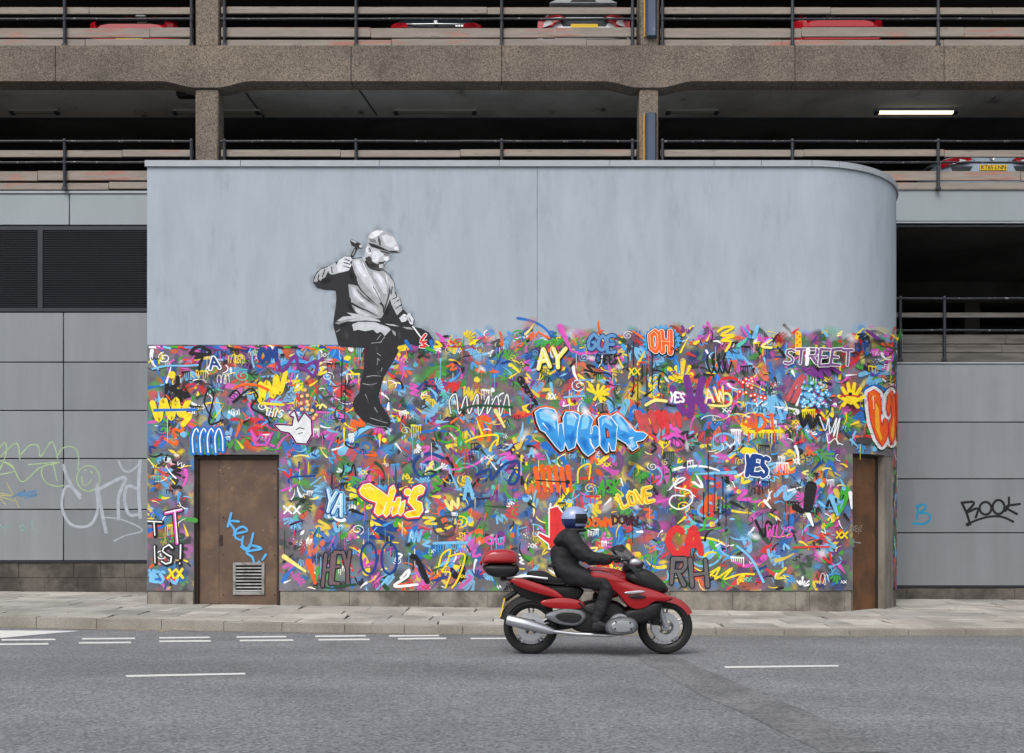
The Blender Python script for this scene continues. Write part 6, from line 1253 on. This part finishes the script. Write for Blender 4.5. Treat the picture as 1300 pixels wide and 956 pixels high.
pillow([(-.54, 1.0), (-.15, 1.0), (-.12, .93), (-.20, .85), (-.42, .85), (-.52, .92)], .215, .07).build('top_box_base', M['blackp'], bike)
pillow([(-.57, 1.03), (-.54, 1.03), (-.54, .98), (-.57, .98)], .16, .02).build('reflector', M['lamp_red'], bike)
MB().bbox(-.34, .0, -.10, .10, .815, .845, .01).build('rack', M['blackp'], bike)
pl = MB().add([(-.30, -.11, .62), (-.30, .11, .62), (-.345, .11, .42), (-.345, -.11, .42), (-.285, -.11, .62), (-.285, .11, .62), (-.33, .11, .42), (-.33, -.11, .42)], [(0, 1, 2, 3), (4, 5, 6, 7), (0, 1, 5, 4), (2, 3, 7, 6), (0, 3, 7, 4), (1, 2, 6, 5)]); pl.build('number_plate', M['plate_y'], bike)
MB().tube([(-.12, 0, .72), (-.29, 0, .60)], .03, 8).build('plate_hanger', M['blackp'], bike)
for s in (-1, 1): MB().tube([(.72, s*.15, .305), (.72, s*.30, .30)], .014, 8).build('footpeg', M['alu'], bike)
# ------------------------------------------------------------------ the rider
def skin(name, pts, edges, rad, m, parent, sub=2, root=0):
    me = bpy.data.meshes.new(name); me.from_pydata(pts, edges, []); o = bpy.data.objects.new(name, me); S.collection.objects.link(o)
    sk = o.modifiers.new('Skin', 'SKIN'); sk.use_smooth_shade = True
    for i, r in enumerate(rad):
        r = r if isinstance(r, tuple) else (r, r); me.skin_vertices[0].data[i].radius = r; me.skin_vertices[0].data[i].use_root = (i == root)
    sb = o.modifiers.new('Sub', 'SUBSURF'); sb.levels = sub; sb.render_levels = sub
    bpy.context.view_layer.update()
    me2 = bpy.data.meshes.new_from_object(o.evaluated_get(bpy.context.evaluated_depsgraph_get())); me2.materials.clear(); me2.materials.append(m); me2.name = name
    S.collection.objects.unlink(o); bpy.data.objects.remove(o)
    o2 = bpy.data.objects.new(name, me2); S.collection.objects.link(o2); o2.parent = parent; me2.polygons.foreach_set('use_smooth', [True]*len(me2.polygons)); return o2
person = thing('person', 'motorcyclist in black riding gear and white and blue helmet leaning towards the handlebar', 'person', (BX, BD_, road_z(BX+.7, BD_)))
V = [(.36, 0, .93), (.36, 0, 1.04), (.40, 0, 1.17), (.44, 0, 1.27), (.455, 0, 1.36), (.47, 0, 1.44)]; Rd = [(.17, .17), (.17, .16), (.20, .165), (.15, .12), .075, .075]
E = [(0, 1), (1, 2), (2, 3), (3, 4), (4, 5)]
for s in (-1, 1):
    b0 = len(V)
    V += [(.43, s*.17, 1.275), (.50, s*.245, 1.19), (.62, s*.32, 1.07), (.77, s*.345, 1.05), (.87, s*.355, 1.055)]; Rd += [.098, .09, .076, .062, .048]
    E += [(3, b0), (b0, b0+1), (b0+1, b0+2), (b0+2, b0+3), (b0+3, b0+4)]
    c0 = len(V)
    V += [(.42, s*.11, .885), (.62, s*.20, .84), (.82, s*.255, .77), (.79, s*.26, .60), (.71, s*.255, .41), (.70, s*.255, .34), (.80, s*.265, .325), (.89, s*.27, .33)]; Rd += [.128, .112, .09, .08, .064, .056, .048, .036]
    E += [(0, c0)]+[(c0+k, c0+k+1) for k in range(7)]
body = skin('body', V, E, Rd, M['leather'], person, 3)
from mathutils import noise
me = body.data; nrm = [v.normal.copy() for v in me.vertices]
for v, n_ in zip(me.vertices, nrm):      # creases of a loose riding suit
    p_ = v.co; f = noise.noise(Vector((p_.x*9, p_.y*9, p_.z*16)))*.015+(.5-abs(noise.noise(Vector((p_.x*14+4, p_.y*10, p_.z*22+p_.x*10)))))*.016
    v.co += n_*f
for z, r in ((.985, .168),): MB().tube([(.362+r*math.cos(k*math.pi/10)*.98, r*1.02*math.sin(k*math.pi/10), z+.012*math.cos(k*math.pi/10)) for k in range(21)], .014, 8).build('jacket_hem', M['leather'], body)
def ellip(c, r, m, name, parent, u=28, v_=18, zmin=-9, zmax=9, ang=None):
    q = MB(); P_ = []
    for i in range(v_+1):
        th = math.pi*i/v_
        for k in range(u):
            a = 2*math.pi*k/u; P_.append((c[0]+r[0]*math.sin(th)*math.cos(a), c[1]+r[1]*math.sin(th)*math.sin(a), c[2]+r[2]*math.cos(th)))
    fc = [(i*u+k, (i+1)*u+k, (i+1)*u+(k+1) % u, i*u+(k+1) % u) for i in range(v_) for k in range(u)]
    if ang: fc = [f_ for f_ in fc if ang([sum(P_[j][d] for j in f_)/4 for d in range(3)])]
    q.add(P_, fc, True); return q.build(name, m, parent)
HC = (.485, 0, 1.495)
# face inside the helmet
fq = MB(); prof = []
hd = ellip((HC[0]-.005, 0, HC[2]-.01), (.098, .078, .115), M['skin'], 'head', person)
MB().prism([(HC[0]+.088, HC[2]+.012), (HC[0]+.112, HC[2]-.03), (HC[0]+.09, HC[2]-.035)], lambda a, b_, d: (a, d, b_), -.012, .012).build('nose', M['skin'], hd)
eyes = MB()
for s in (-1, 1): eyes.lathe([(0, .012), (.011, .008), (.014, 0), (0, -.005)], (HC[0]+.080, s*.032, HC[2]+.012), 'x', 10)
eyes.build('eyes', M['c_white'], hd); MB().bbox(HC[0]+.083, HC[0]+.094, -.024, .024, HC[2]-.066, HC[2]-.058, .003).build('mouth', M['lamp_red'], hd)
# full-face helmet: shell with an opening, chin bar, visor, band
def op(p): return not (p[0] > HC[0]+.01 and HC[2]-.058 < p[2] < HC[2]+.055) and p[2] > HC[2]-.135
hel = ellip(HC, (.150, .128, .142), M['helmet'], 'helmet', person, 44, 32, ang=op)
ellip(HC, (.146, .125, .138), M['visor'], 'visor', hel, 44, 32, ang=lambda p: p[0] > HC[0]-.005 and HC[2]-.066 < p[2] < HC[2]+.063)
ellip(HC, (.1525, .1305, .1445), M['helmet_blue'], 'helmet_band', hel, 44, 32, ang=lambda p: (HC[2]-.125 < p[2] < HC[2]-.005 and p[0] < HC[0]-.002) or (HC[2]-.11 < p[2] < HC[2]-.075))
pillow([(HC[0]-.10, HC[2]-.10), (HC[0]+.12, HC[2]-.10), (HC[0]+.135, HC[2]-.145), (HC[0]-.09, HC[2]-.15)], .105, .05).build('helmet_rim', M['blackp'], hel)
cl = MB(); cl.tube([(.45, 0, 1.315), (.46, 0, 1.385)], [.088, .075], 16); cl.build('collar', M['leather'], person)
# gloves: palm, four curled fingers and a thumb round each grip
for s in (-1, 1):
    P_ = [(.865, s*.355, 1.058), (.895, s*.36, 1.072), (.925, s*.362, 1.078)]; E_ = [(0, 1), (1, 2)]; Rr = [(.036, .026), (.042, .022), (.040, .018)]
    for k, ln in enumerate((.92, 1.0, .97, .8)):
        b0 = len(P_); w = (k-1.5)*.020; dy = s*(w); ox = -w*.85
        P_ += [(.935+ox*.3, s*.362+dy, 1.080), (.968*1+ox*.3+.004*ln, s*.362+dy, 1.066), (.972+ox*.3, s*.362+dy, 1.036), (.950+ox*.3, s*.362+dy, 1.022+.004*k)]
        Rr += [.0105, .010, .0095, .0085]; E_ += [(2, b0), (b0, b0+1), (b0+1, b0+2), (b0+2, b0+3)]
    b0 = len(P_); P_ += [(.895, s*.330, 1.055), (.925, s*.318, 1.030), (.950, s*.322, 1.018)]; Rr += [.014, .012, .0095]; E_ += [(1, b0), (b0, b0+1), (b0+1, b0+2)]
    skin('glove', P_, E_, Rr, M['glove'], person, 1)
    pillow([(.655, .375), (.74, .40), (.80, .36), (.905, .35), (.925, .305), (.80, .292), (.66, .285), (.64, .31)], .05, .03, s*.262).build('boot', M['blackp'], person)
